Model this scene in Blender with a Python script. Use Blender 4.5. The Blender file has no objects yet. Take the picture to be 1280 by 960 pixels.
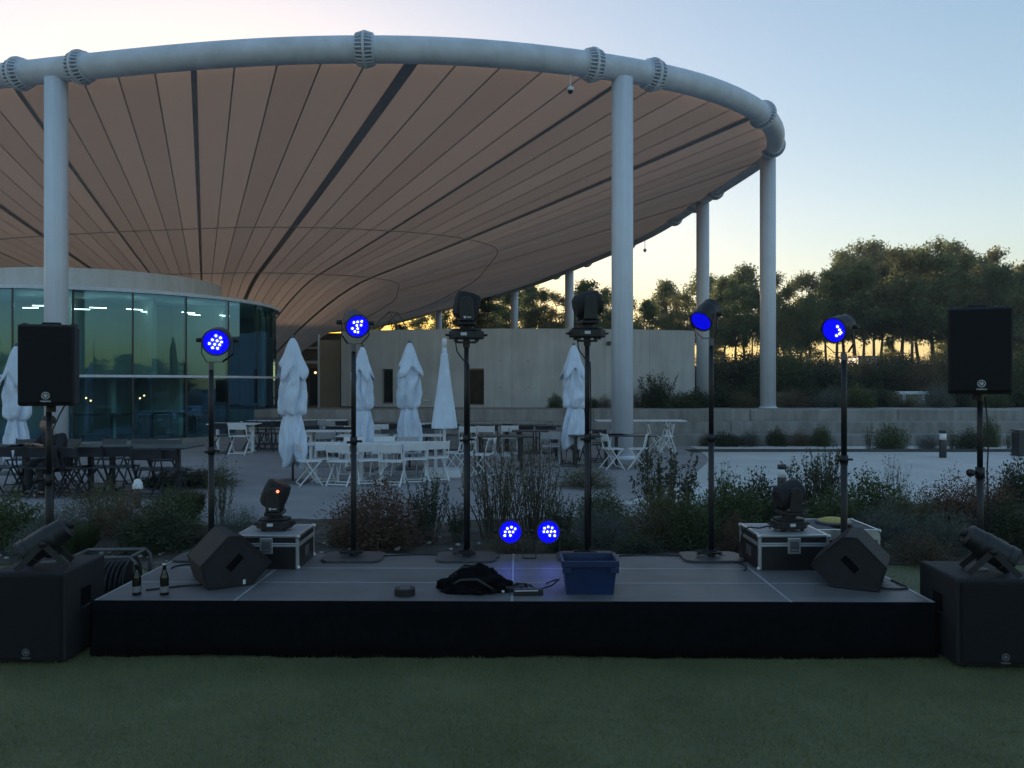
import bpy, bmesh, math, random
import numpy as np
from mathutils import Vector, Matrix
R = math.radians
PI = math.pi
rng = np.random.default_rng(7)
random.seed(7)
scene = bpy.context.scene
C = scene.collection
CAM_Z = 1.98

# ------------------------------------------------------------------ materials
MATS = {}
def mat(name, col, rough=0.6, metal=0.0, var=0.12, vscale=8.0, bump=0.0, bscale=60.0, spec=0.5, detail=4.0, col2=None, streak=0.0, sscale=(2.2,2.2,.16)):
    if name in MATS: return MATS[name]
    m = bpy.data.materials.new(name); m.use_nodes = True
    nt = m.node_tree; b = nt.nodes['Principled BSDF']
    b.inputs['Roughness'].default_value = rough
    b.inputs['Metallic'].default_value = metal
    b.inputs['Specular IOR Level'].default_value = spec
    tc = nt.nodes.new('ShaderNodeTexCoord')
    n = nt.nodes.new('ShaderNodeTexNoise'); n.inputs['Scale'].default_value = vscale; n.inputs['Detail'].default_value = detail
    nt.links.new(tc.outputs['Object'], n.inputs['Vector'])
    cr = nt.nodes.new('ShaderNodeValToRGB')
    c2 = col2 or tuple(min(1, c*(1+var)) for c in col)
    c1 = tuple(c*(1-var) for c in col) if col2 is None else col
    cr.color_ramp.elements[0].position = 0.3; cr.color_ramp.elements[1].position = 0.7
    cr.color_ramp.elements[0].color = (*c1, 1); cr.color_ramp.elements[1].color = (*c2, 1)
    nt.links.new(n.outputs['Fac'], cr.inputs['Fac'])
    if not streak: nt.links.new(cr.outputs['Color'], b.inputs['Base Color'])
    else:                                  # weather streaks running down the surface
        mp = nt.nodes.new('ShaderNodeMapping'); mp.inputs['Scale'].default_value = sscale
        n3 = nt.nodes.new('ShaderNodeTexNoise'); n3.inputs['Scale'].default_value = 1.6; n3.inputs['Detail'].default_value = 9; n3.inputs['Roughness'].default_value = .65
        nt.links.new(tc.outputs['Object'], mp.inputs['Vector']); nt.links.new(mp.outputs[0], n3.inputs['Vector'])
        c3 = nt.nodes.new('ShaderNodeValToRGB'); c3.color_ramp.elements[0].position = .36; c3.color_ramp.elements[1].position = .62
        g = 1-streak; c3.color_ramp.elements[0].color = (g,g,g*.97,1); c3.color_ramp.elements[1].color = (1,1,1,1)
        nt.links.new(n3.outputs['Fac'], c3.inputs['Fac'])
        mm_ = nt.nodes.new('ShaderNodeMixRGB'); mm_.blend_type = 'MULTIPLY'; mm_.inputs[0].default_value = 1.0
        nt.links.new(cr.outputs['Color'], mm_.inputs[1]); nt.links.new(c3.outputs['Color'], mm_.inputs[2]); nt.links.new(mm_.outputs[0], b.inputs['Base Color'])
    if bump:
        n2 = nt.nodes.new('ShaderNodeTexNoise'); n2.inputs['Scale'].default_value = bscale; n2.inputs['Detail'].default_value = 3
        nt.links.new(tc.outputs['Object'], n2.inputs['Vector'])
        bp = nt.nodes.new('ShaderNodeBump'); bp.inputs['Strength'].default_value = bump; bp.inputs['Distance'].default_value = 0.02
        nt.links.new(n2.outputs['Fac'], bp.inputs['Height']); nt.links.new(bp.outputs['Normal'], b.inputs['Normal'])
    MATS[name] = m
    return m

def emit(name, col, s):
    if name in MATS: return MATS[name]
    m = bpy.data.materials.new(name); m.use_nodes = True; nt = m.node_tree
    nt.nodes.clear(); o = nt.nodes.new('ShaderNodeOutputMaterial'); e = nt.nodes.new('ShaderNodeEmission')
    e.inputs['Color'].default_value = (*col, 1); e.inputs['Strength'].default_value = s
    nt.links.new(e.outputs[0], o.inputs[0]); MATS[name] = m
    return m

def leafmat(name, c1, c2, trans=0.35, rough=0.6):
    if name in MATS: return MATS[name]
    m = bpy.data.materials.new(name); m.use_nodes = True; nt = m.node_tree; nt.nodes.clear()
    o = nt.nodes.new('ShaderNodeOutputMaterial'); g = nt.nodes.new('ShaderNodeNewGeometry')
    cr = nt.nodes.new('ShaderNodeValToRGB'); cr.color_ramp.elements[0].color = (*c1, 1); cr.color_ramp.elements[1].color = (*c2, 1)
    tc = nt.nodes.new('ShaderNodeTexCoord'); ns = nt.nodes.new('ShaderNodeTexNoise'); ns.inputs['Scale'].default_value = 1.3
    nt.links.new(tc.outputs['Object'], ns.inputs['Vector'])
    mx = nt.nodes.new('ShaderNodeMath'); mx.operation = 'ADD'
    mu = nt.nodes.new('ShaderNodeMath'); mu.operation = 'MULTIPLY'; mu.inputs[1].default_value = 0.5
    mv = nt.nodes.new('ShaderNodeMath'); mv.operation = 'MULTIPLY'; mv.inputs[1].default_value = 0.5
    nt.links.new(g.outputs['Random Per Island'], mu.inputs[0]); nt.links.new(ns.outputs['Fac'], mv.inputs[0])
    nt.links.new(mu.outputs[0], mx.inputs[0]); nt.links.new(mv.outputs[0], mx.inputs[1])
    nt.links.new(mx.outputs[0], cr.inputs['Fac'])
    d = nt.nodes.new('ShaderNodeBsdfPrincipled'); d.inputs['Roughness'].default_value = rough; d.inputs['Specular IOR Level'].default_value = 0.25
    t = nt.nodes.new('ShaderNodeBsdfTranslucent'); mi = nt.nodes.new('ShaderNodeMixShader'); mi.inputs[0].default_value = trans
    nt.links.new(cr.outputs[0], d.inputs['Base Color']); nt.links.new(cr.outputs[0], t.inputs['Color'])
    nt.links.new(d.outputs[0], mi.inputs[1]); nt.links.new(t.outputs[0], mi.inputs[2]); nt.links.new(mi.outputs[0], o.inputs[0])
    MATS[name] = m
    return m

# ------------------------------------------------------------------ mesh helpers
def link(name, me, m=None, parent=None, smooth=False, bevel=0.0, seg=2, autosmooth=None):
    o = bpy.data.objects.new(name, me); C.objects.link(o)
    if m is not None and len(me.materials) == 0: me.materials.append(m)
    if parent is not None: o.parent = parent
    if smooth:
        me.polygons.foreach_set('use_smooth', [True]*len(me.polygons))
    if bevel:
        b = o.modifiers.new('bevel', 'BEVEL'); b.width = bevel; b.segments = seg; b.limit_method = 'ANGLE'; b.angle_limit = R(40)
    return o

def frame(d, up=(0, 0, 1)):
    z = Vector(d).normalized(); u = Vector(up)
    if abs(z.dot(u.normalized())) > 0.98: u = Vector((0, 1, 0))
    x = u.cross(z).normalized(); y = z.cross(x)
    return Matrix((x, y, z)).transposed()

class MB:
    def __init__(s, M=None): s.v = []; s.f = []; s.M = M
    def add(s, vs, fs):
        k = len(s.v)
        s.v += [tuple(s.M @ Vector(p)) if s.M else tuple(p) for p in vs]
        s.f += [tuple(i+k for i in f) for f in fs]
        return s
    def box(s, x0, x1, y0, y1, z0, z1):
        return s.add([(x0,y0,z0),(x1,y0,z0),(x1,y1,z0),(x0,y1,z0),(x0,y0,z1),(x1,y0,z1),(x1,y1,z1),(x0,y1,z1)],
                     [(3,2,1,0),(4,5,6,7),(0,1,5,4),(1,2,6,5),(2,3,7,6),(3,0,4,7)])
    def bar(s, a, b, w, d=None, up=(0,0,1)):
        a = Vector(a); b = Vector(b); F = frame(b-a, up); d = d or w; L = (b-a).length
        vs = [a + F @ Vector((x*w/2, y*d/2, z*L)) for z in (0, 1) for x, y in ((-1,-1),(1,-1),(1,1),(-1,1))]
        return s.add(vs, [(3,2,1,0),(4,5,6,7),(0,1,5,4),(1,2,6,5),(2,3,7,6),(3,0,4,7)])
    def cyl(s, a, b, r0, r1=None, n=16, caps=True):
        a = Vector(a); b = Vector(b); r1 = r0 if r1 is None else r1; F = frame(b-a)
        vs = []
        for p, r in ((a, r0), (b, r1)):
            for i in range(n):
                t = 2*PI*i/n; vs.append(p + F @ Vector((r*math.cos(t), r*math.sin(t), 0)))
        fs = [(i, (i+1) % n, n+(i+1) % n, n+i) for i in range(n)]
        if caps: fs += [tuple(range(n-1, -1, -1)), tuple(range(n, 2*n))]
        return s.add(vs, fs)
    def tube(s, pts, r, n=8, closed=False, caps=True):
        pts = [Vector(p) for p in pts]; N = len(pts); vs = []
        rr = r if isinstance(r, (list, tuple)) else [r]*N
        prev = None
        for i, p in enumerate(pts):
            d = (pts[(i+1) % N]-pts[i-1]) if (closed or 0 < i < N-1) else (pts[1]-pts[0] if i == 0 else pts[-1]-pts[-2])
            d = d.normalized()
            if prev is None:
                F = frame(d); prev = F @ Vector((1, 0, 0))
            x = (prev - d*prev.dot(d)).normalized(); y = d.cross(x); prev = x
            for k in range(n):
                t = 2*PI*k/n; vs.append(p + x*rr[i]*math.cos(t) + y*rr[i]*math.sin(t))
        fs = []
        for i in range(N if closed else N-1):
            j = (i+1) % N
            for k in range(n):
                l = (k+1) % n; fs.append((i*n+k, i*n+l, j*n+l, j*n+k))
        if caps and not closed:
            fs += [tuple(range(n-1, -1, -1)), tuple(range((N-1)*n, N*n))]
        return s.add(vs, fs)
    def lathe(s, prof, n=24, c=(0,0,0), mod=None):
        vs = []; K = len(prof)
        for i, (r, z) in enumerate(prof):
            for k in range(n):
                t = 2*PI*k/n; q, dz = (1, 0) if mod is None else mod(t, i/(K-1))
                vs.append((c[0]+r*q*math.cos(t), c[1]+r*q*math.sin(t), c[2]+z+dz))
        fs = [(i*n+k, i*n+(k+1) % n, (i+1)*n+(k+1) % n, (i+1)*n+k) for i in range(K-1) for k in range(n)]
        fs += [tuple(range(n-1, -1, -1)), tuple(range((K-1)*n, K*n))]
        return s.add(vs, fs)
    def prism(s, poly, y0, y1):          # polygon in local XZ, extruded along Y
        n = len(poly)
        vs = [(x, y0, z) for x, z in poly] + [(x, y1, z) for x, z in poly]
        fs = [tuple(range(n)), tuple(range(2*n-1, n-1, -1))] + [(i, n+i, n+(i+1) % n, (i+1) % n) for i in range(n)]
        return s.add(vs, fs)
    def slab(s, poly, z0, z1):           # polygon in XY, extruded along Z
        n = len(poly)
        vs = [(x, y, z0) for x, y in poly] + [(x, y, z1) for x, y in poly]
        fs = [tuple(range(n-1, -1, -1)), tuple(range(n, 2*n))] + [(i, (i+1) % n, n+(i+1) % n, n+i) for i in range(n)]
        return s.add(vs, fs)
    def ball(s, c, rx, ry=None, rz=None, n=12, m=8):
        ry = ry or rx; rz = rz or rx
        vs = [(c[0], c[1], c[2]+rz)]
        for i in range(1, m):
            a = PI*i/m
            for k in range(n):
                t = 2*PI*k/n; vs.append((c[0]+rx*math.sin(a)*math.cos(t), c[1]+ry*math.sin(a)*math.sin(t), c[2]+rz*math.cos(a)))
        vs.append((c[0], c[1], c[2]-rz)); L = len(vs)-1
        fs = [(0, 1+k, 1+(k+1) % n) for k in range(n)]
        for i in range(m-2):
            for k in range(n):
                a, b = 1+i*n+k, 1+i*n+(k+1) % n
                fs.append((a, a+n, b+n, b))
        fs += [(L, 1+(m-2)*n+(k+1) % n, 1+(m-2)*n+k) for k in range(n)]
        return s.add(vs, fs)
    def build(s, name, m, parent=None, smooth=False, bevel=0.0, seg=2):
        me = bpy.data.meshes.new(name); me.from_pydata(s.v, [], s.f); me.update()
        bm = bmesh.new(); bm.from_mesh(me); bmesh.ops.recalc_face_normals(bm, faces=bm.faces); bm.to_mesh(me); bm.free()
        return link(name, me, m, parent, smooth, bevel, seg)

def quads(name, V, m, parent=None, nv=4):
    """V: (N, nv, 3) array of separate polygons -> one mesh object."""
    N = len(V); me = bpy.data.meshes.new(name)
    me.vertices.add(N*nv); me.vertices.foreach_set('co', np.ascontiguousarray(V, dtype=np.float32).reshape(-1))
    me.loops.add(N*nv); me.loops.foreach_set('vertex_index', np.arange(N*nv, dtype=np.int32))
    me.polygons.add(N); me.polygons.foreach_set('loop_start', np.arange(0, N*nv, nv, dtype=np.int32))
    me.update(calc_edges=True); me.validate()
    return link(name, me, m, parent)

def leafquads(P, size, asp=0.5, jit=0.5, flat=0.0, up=None):
    """leaf shaped rhombic quads at points P."""
    N = len(P)
    a = rng.normal(size=(N, 3)); a[:, 2] *= (1-flat)
    if up is not None: a = a*0.6 + up
    a /= np.linalg.norm(a, axis=1)[:, None]+1e-9
    b = np.cross(a, rng.normal(size=(N, 3))); b /= np.linalg.norm(b, axis=1)[:, None]+1e-9
    s = (size*(1-jit/2+jit*rng.random(N)))[:, None]
    return np.stack([P-a*s, P+b*s*asp, P+a*s, P-b*s*asp], axis=1)

def grid(name, xs, ys, zf, m, kind='structure', smooth=True):
    nx, ny = len(xs), len(ys); vs = [(x, y, zf(x, y)) for y in ys for x in xs]
    fs = [(j*nx+i, j*nx+i+1, (j+1)*nx+i+1, (j+1)*nx+i) for j in range(ny-1) for i in range(nx-1)]
    me = bpy.data.meshes.new(name); me.from_pydata(vs, [], fs); me.update()
    o = link(name, me, m, None, smooth); o['kind'] = kind
    return o

# ------------------------------------------------------------------ things
def tag(o, label=None, cat=None, group=None, kind=None):
    if label: o['label'] = label
    if cat: o['category'] = cat
    if group: o['group'] = group
    if kind: o['kind'] = kind
    return o
def thing(name, label, cat, loc=(0,0,0), rz=0.0, group=None, rot=None, scale=None):
    o = bpy.data.objects.new(name, None); C.objects.link(o); o.empty_display_size = 0.1
    o.location = loc; o.rotation_euler = rot or (0, 0, rz)
    if scale is not None: o.scale = scale
    return tag(o, label, cat, group)
KIDS = {}
def tree_copy(o, parent=None):
    c = o.copy(); C.objects.link(c)
    if parent is not None: c.parent = parent
    for ch in list(o.children): tree_copy(ch, c)
    return c
def dup(o, loc, rz=0.0, label=None, group=None, scale=None):
    c = tree_copy(o); c.location = loc; c.rotation_euler = (0, 0, rz)
    if label: c['label'] = label
    if group: c['group'] = group
    if scale is not None: c.scale = scale
    return c
USED = set()
def place(proto, loc, rz=0.0, label=None, group=None, scale=None):
    """first call moves the prototype itself, later calls copy it with its parts"""
    if proto.name not in USED:
        USED.add(proto.name); o = proto; o.location = loc; o.rotation_euler = (0, 0, rz)
        if label: o['label'] = label
        if group: o['group'] = group
        if scale is not None: o.scale = scale
        return o
    return dup(proto, loc, rz, label, group, scale)
def PX(px, Y): return (px-640)/1000*Y
def sm(t): t = max(0.0, min(1.0, t)); return t*t*(3-2*t)
def ORD(i): return ['first','second','third','fourth','fifth','sixth','seventh','eighth','ninth','tenth','eleventh','twelfth'][i]

# ground heights
def plaza_z(x, y): return 0.02 + 0.15*sm((-x-3.5)/3.0)
def hill_z(x, y):
    e = 1.1 + 0.075*max(0, min(y, 62)-32) - 0.05*max(0, y-66)
    l = 0.5 + 0.07*max(0, min(y, 90)-62)
    return e + (l-e)*sm((-x-5.0)/2.0)*sm((y-30)/2.0)
# ------------------------------------------------------------------ materials used
M_TURF = mat('turf', (0.13,0.14,0.065), 0.6, vscale=1.3, col2=(0.17,0.19,0.09), bump=0.8, bscale=260, spec=0.5)
M_SOIL = mat('soil', (0.06,0.05,0.042), 0.95, vscale=5, col2=(0.12,0.105,0.09), bump=1.0, bscale=30, spec=0.1)
M_PAVE = mat('paving', (0.27,0.25,0.255), 0.8, vscale=1.2, col2=(0.34,0.32,0.325), bump=0.3, bscale=90, spec=0.2, detail=10)
M_PATH = mat('pale_path', (0.52,0.51,0.50), 0.85, vscale=0.9, col2=(0.64,0.63,0.615), bump=0.4, bscale=50, spec=0.2, detail=10)
M_CONC = mat('concrete', (0.45,0.46,0.47), 0.9, vscale=1.1, streak=.13, col2=(0.56,0.57,0.58), bump=0.25, bscale=20, spec=0.15, detail=12)
M_CONC2 = mat('concrete_steps', (0.25,0.24,0.235), 0.9, vscale=0.8, streak=.3, sscale=(2.5,2.5,.5), col2=(0.36,0.35,0.34), bump=0.3, bscale=25, spec=0.15, detail=12)
M_CONC3 = mat('warm_lit_concrete', (0.28,0.235,0.175), 0.9, vscale=1.1, col2=(0.34,0.29,0.22), bump=0.25, bscale=20, spec=0.15, detail=12)  # warm light on concrete put into the colour; window frame shares it
M_HILL = mat('hill_ground', (0.065,0.072,0.04), 0.95, vscale=0.6, col2=(0.12,0.105,0.07), bump=1, bscale=4, spec=0.05)
M_WPAINT = mat('white_paint', (0.67,0.73,0.83), 0.45, var=0.04, vscale=2.5, detail=8, streak=.10, sscale=(5,5,.14))
M_RING = mat('ring_paint', (0.64,0.71,0.83), 0.5, var=0.05, vscale=1.5, detail=8, streak=.16, sscale=(1.6,1.6,1.6))
M_BARK = mat('bark', (0.07,0.05,0.038), 0.95, vscale=6, col2=(0.13,0.095,0.07), bump=1, bscale=18, spec=0.1)
M_STEM = mat('stem', (0.06,0.05,0.035), 0.9, vscale=10)
M_BLACK = mat('black_plastic', (0.009,0.009,0.011), 0.5, var=0.25, vscale=20, bump=0.08, bscale=300)
M_BLACKM = mat('black_matt', (0.010,0.010,0.012), 0.75, var=0.25, vscale=14, bump=0.15, bscale=250)
M_GRILLE = mat('grille_mesh', (0.006,0.006,0.008), 0.65, var=0.4, vscale=160, bump=0.5, bscale=420, spec=0.3)
M_CLOTHBK = mat('black_cloth', (0.005,0.005,0.006), 0.95, var=0.3, vscale=20, bump=0.2, bscale=120, spec=0.05)
M_ALU = mat('aluminium', (0.55,0.56,0.58), 0.38, metal=0.85, var=0.12, vscale=6)
M_LAM = mat('case_laminate', (0.014,0.012,0.013), 0.4, var=0.3, vscale=30, bump=0.1, bscale=200)
M_WHITE = mat('white_plastic', (0.72,0.74,0.76), 0.45, var=0.06, vscale=6)
M_GREYCH = mat('grey_plastic', (0.36,0.37,0.39), 0.5, var=0.08, vscale=6)
M_DARKF = mat('dark_furniture', (0.026,0.028,0.034), 0.34, var=0.2, vscale=8)
M_UMB = mat('umbrella_cloth', (0.66,0.74,0.87), 0.9, var=0.08, vscale=4, bump=0.15, bscale=60, spec=0.1)
M_DECK = mat('deck_board', (0.125,0.115,0.118), 0.5, vscale=2.5, col2=(0.165,0.155,0.158), streak=.2, sscale=(.8,5,1), bump=0.15, bscale=120, detail=10)
M_LIGHTEDGE = mat('deck_edge', (0.32,0.32,0.33), 0.5)
M_MARK = mat('white_mark', (0.62,0.63,0.65), 0.6, var=0.03)
M_MARKD = mat('grey_mark', (0.20,0.20,0.21), 0.6, var=0.03)
M_BLUEP = mat('blue_crate', (0.006,0.022,0.085), 0.4, var=0.15, vscale=5)
M_SKIN = mat('skin', (0.30,0.19,0.14), 0.6, var=0.08)
M_DARKCL = mat('dark_clothes', (0.015,0.016,0.022), 0.9, var=0.2)
M_HAIR = mat('hair', (0.02,0.014,0.01), 0.6, var=0.2)
M_YEL = mat('yellow_pad', (0.42,0.33,0.07), 0.6, var=0.1)
M_FOAM = mat('grey_foam', (0.10,0.10,0.105), 0.95, var=0.1)
M_STONE = mat('bed_stone', (0.26,0.245,0.225), 0.9, vscale=6, col2=(0.42,0.40,0.37))
M_SHADE = mat('dark_interior', (0.05,0.045,0.042), 0.8)
M_INT = mat('interior_wall', (0.55,0.60,0.58), 0.8, var=0.06, vscale=1)
M_INTD = mat('interior_dark', (0.06,0.055,0.05), 0.8, var=0.2, vscale=2)
M_STEEL = mat('grey_steel', (0.12,0.12,0.125), 0.5, metal=0.4)

# ------------------------------------------------------------------ sky, sun, camera
SUN_AZ, SUN_EL = R(-20), R(3.6)      # azimuth from +Y towards +X
w = bpy.data.worlds.new('World'); scene.world = w; w.use_nodes = True
nt = w.node_tree; bg = nt.nodes['Background']
sk = nt.nodes.new('ShaderNodeTexSky'); sk.sky_type = 'NISHITA'; sk.sun_disc = False
sk.sun_elevation = SUN_EL; sk.sun_rotation = SUN_AZ
sk.air_density = 1.0; sk.dust_density = 1.15; sk.ozone_density = 1.75; sk.altitude = 100
tn = nt.nodes.new('ShaderNodeMixRGB'); tn.blend_type = 'MULTIPLY'; tn.inputs[0].default_value = 1.0; tn.inputs[2].default_value = (1.0,0.945,0.975,1)
gm = nt.nodes.new('ShaderNodeGamma'); gm.inputs[1].default_value = 0.62
hs = nt.nodes.new('ShaderNodeHueSaturation'); hs.inputs['Saturation'].default_value = 1.45
nt.links.new(sk.outputs[0], gm.inputs[0]); nt.links.new(gm.outputs[0], hs.inputs['Color']); nt.links.new(hs.outputs[0], tn.inputs[1]); nt.links.new(tn.outputs[0], bg.inputs['Color']); bg.inputs['Strength'].default_value = 0.12
sd = Vector((math.sin(SUN_AZ)*math.cos(SUN_EL), math.cos(SUN_AZ)*math.cos(SUN_EL), math.sin(SUN_EL)))
L = bpy.data.lights.new('sun', 'SUN'); L.energy = 2.0; L.angle = R(0.5); L.color = (1.0, 0.72, 0.45)
lo = bpy.data.objects.new('sun', L); C.objects.link(lo); lo.rotation_euler = frame(sd).to_euler()
cam = bpy.data.cameras.new('camera'); cam.sensor_width = 36; cam.lens = 28.125; cam.clip_end = 2000; cam.clip_start = 0.05
co = bpy.data.objects.new('camera', cam); C.objects.link(co); co.location = (0, 0, CAM_Z); co.rotation_euler = (R(90), 0, 0)
scene.camera = co
vs = scene.view_settings; scene.display_settings.display_device = 'sRGB'
vs.view_transform = 'Standard'; vs.look = 'None'; vs.gamma = 1; vs.exposure = 2.24; vs.use_curve_mapping = False
scene.render.engine = 'CYCLES'
scene.cycles.use_denoising = True; scene.cycles.max_bounces = 8; scene.cycles.transparent_max_bounces = 24
scene.cycles.caustics_reflective = False; scene.cycles.caustics_refractive = False
scene.cycles.sample_clamp_indirect = 6

# ------------------------------------------------------------------ ground
A = lambda a, b, n: [a+(b-a)*i/(n-1) for i in range(n)]
far = grid('ground', A(-400,400,9), A(-100,800,13), lambda x, y: -0.30 - (0.4 if y > 20 else 0), M_HILL)
lawn = grid('lawn', A(-26,26,27), A(-30,12.5,30), lambda x, y: 0.0, M_TURF)
def bed_front(x): return 7.50 + 1.25*sm((abs(x)-3.2)/0.9)
def bed_back(x): return 11.3 + 1.5*sm((x-1.0)/4.0) - 0.5*sm((-x-2)/3)
nx, ny = 90, 24
vs_, fs_ = [], []
for i in range(nx):
    x = -16 + 32*i/(nx-1)
    for j in range(ny):
        t = j/(ny-1); y = bed_front(x) + (bed_back(x)+0.5-bed_front(x))*t
        z = 0.010 + 0.11*math.sin(PI*t)**0.7*(0.6+0.4*math.sin(x*1.7)*math.sin(y*2.3)) + 0.02*random.random()*(0 < t < 1)
        vs_.append((x, y, z))
for i in range(nx-1):
    for j in range(ny-1):
        fs_.append((i*ny+j, (i+1)*ny+j, (i+1)*ny+j+1, i*ny+j+1))
me = bpy.data.meshes.new('soil_bed'); me.from_pydata(vs_, [], fs_)
o = link('soil_bed', me, M_SOIL, None, True); o['kind'] = 'structure'
def bed_z(x, y):
    t = (y-bed_front(x))/(bed_back(x)+0.5-bed_front(x))
    return 0.02 + (0.08*math.sin(PI*t)**0.7 if 0 < t < 1 else 0)
def catmull_open(P, per=6):
    Q = [P[0]]+P+[P[-1]]; out = []
    for i in range(1, len(Q)-2):
        a, b, c, d = (Vector(q) for q in Q[i-1:i+3])
        for k in range(per):
            t = k/per; v = 0.5*((2*b)+(c-a)*t+(2*a-5*b+4*c-d)*t*t+(3*b-a-3*c+d)*t**3); out.append((v.x, v.y))
    return out+[P[-1]]
# paving: left warm grey plaza
vs_, fs_ = [], []; nx, ny = 50, 26
for i in range(nx):
    x = -34 + 70*i/(nx-1)
    y0 = bed_back(max(-16, min(16, x)))
    for j in range(ny):
        y = y0 + (30-y0)*j/(ny-1); vs_.append((x, y, plaza_z(x, y)+(0.06 if j else 0.0)))
for i in range(nx-1):
    for j in range(ny-1): fs_.append((i*ny+j, (i+1)*ny+j, (i+1)*ny+j+1, i*ny+j+1))
def PZ(x, y): return plaza_z(x, y)+0.06
me = bpy.data.meshes.new('plaza_paving'); me.from_pydata(vs_, [], fs_)
o = link('plaza_paving', me, M_PAVE, None, True); o['kind'] = 'structure'
mb = MB(); ed = catmull_open([(1.6,12.6),(2.5,13.8),(3.4,15.6),(4.2,17.8),(4.9,20.0),(5.25,22.2)])
mb.slab([(36,22.2),(36,12.9),(9,12.9),(5,12.7)]+ed, 0.07, 0.094)
o = mb.build('pale_path', M_PATH); o['kind'] = 'structure'
mb = MB(); mb.slab([(5.4,23.1),(36,23.1),(36,24.3),(5.4,24.3)], 0.07, 0.092)
o = mb.build('upper_path', M_PATH); o['kind'] = 'structure'
mb = MB(); mb.slab([(5.0,22.2),(36,22.2),(36,22.32),(5.0,22.32)], 0.0, 0.17)
o = mb.build('path_kerb', mat('dark_kerb', (0.07,0.068,0.065), 0.9)); o['kind'] = 'structure'
mb = MB(); mb.slab([(5.0,22.32),(36,22.32),(36,23.1),(5.0,23.1)], 0.0, 0.10)
o = mb.build('planting_strip', M_SOIL); o['kind'] = 'structure'
grid('hillside', A(-70,90,81), A(28.2,110,56), lambda x, y: hill_z(x, y)+0.12*math.sin(x*.7+y)*math.sin(y*.5)*sm((y-33)/6), M_HILL)

grid('horizon_blocking_slope', A(-150,150,31), A(-24,-100,20), lambda x, y: -0.02+max(0, (-28-y))*.09*(1+.15*math.sin(x*.13))-max(0, -70-y)*.08, M_HILL)  # unseen slope added to block the yellow horizon in the glass reflections
# air: thin even haze round everything
mb = MB(); mb.box(-420,420,-110,820,-2.0,24.0)
hz = mb.build('haze', None); hz['kind'] = 'stuff'; tag(hz, 'thin evening haze filling the air', 'haze'); hz.display_type = 'WIRE'
hm = bpy.data.materials.new('haze_air'); hm.use_nodes = True; nt = hm.node_tree; nt.nodes.clear()
ho = nt.nodes.new('ShaderNodeOutputMaterial'); hv = nt.nodes.new('ShaderNodeVolumePrincipled'); hv.inputs['Color'].default_value = (.86,.9,.95,1); hv.inputs['Density'].default_value = 0.0009; hv.inputs['Anisotropy'].default_value = 0.2
nt.links.new(hv.outputs[0], ho.inputs['Volume']); hz.data.materials.append(hm)
# grass blades of the turf in front of and beside the stage
N = 190000
x = rng.uniform(-1, 1, N); x = np.sign(x)*np.abs(x)**1.1*6.5; y = 3.6 + 2.4*rng.random(N)**1.0
N2 = 26000
x = np.concatenate([x, np.where(rng.random(N2) < .5, -1, 1)*rng.uniform(3.1, 7.5, N2)]); y = np.concatenate([y, rng.uniform(6.0, 9.2, N2)])
P = np.stack([x, y, np.zeros_like(x)], 1); n = len(P)
h = 0.010+0.018*rng.random(n)**1.5; th = rng.uniform(0, 2*PI, n); wd = 0.0022
dx = np.stack([np.cos(th)*wd, np.sin(th)*wd, np.zeros(n)], 1)
lean = rng.normal(size=(n, 3))*0.009; lean[:, 2] = h
V = np.stack([P-dx, P+dx, P+lean], 1)
g = quads('turf_grass', V, leafmat('turf_blade', (0.085,0.10,0.042), (0.37,0.36,0.165), 0.4), None, 3); g['kind'] = 'stuff'
tag(g, 'short dark green artificial turf in front of the stage', 'grass')
# loose stones on the soil
mb = MB()
for i in range(420):
    px = random.uniform(-8, 8); t = random.random()**1.6
    py = bed_front(px)+0.1+(bed_back(px)-bed_front(px)-0.2)*t; r = random.uniform(.012, .035)*(1 if random.random() < .93 else 2.2)
    mb.ball((px, py, bed_z(px, py)), r, r*random.uniform(.6,1), r*.6, 6, 4)
o = mb.build('gravel', M_STONE, None, True); o['kind'] = 'stuff'; tag(o, 'loose pale stones scattered over the soil bed', 'stones')

# ------------------------------------------------------------------ terraced concrete seating wall
t = thing('terraced_seating', 'long stepped concrete seating wall running behind the plaza', 'wall', (0,24.6,0))
joints = [-9.5,-4.2,0.9,6.1,11.0,15.6,20.6,26,32,38]
for k, (y0, z0, z1) in enumerate(((0,0.0,.42),(.95,.30,.765),(1.9,.60,1.13))):
    mb = MB(); x0 = -11.0
    for j in joints:
        xj = j + k*0.9
        mb.box(x0, xj-0.012, y0, y0+(2.4 if k == 2 else 1.2), z0, z1); x0 = xj
    mb.build('step', M_CONC2, t, bevel=0.028)

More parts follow.
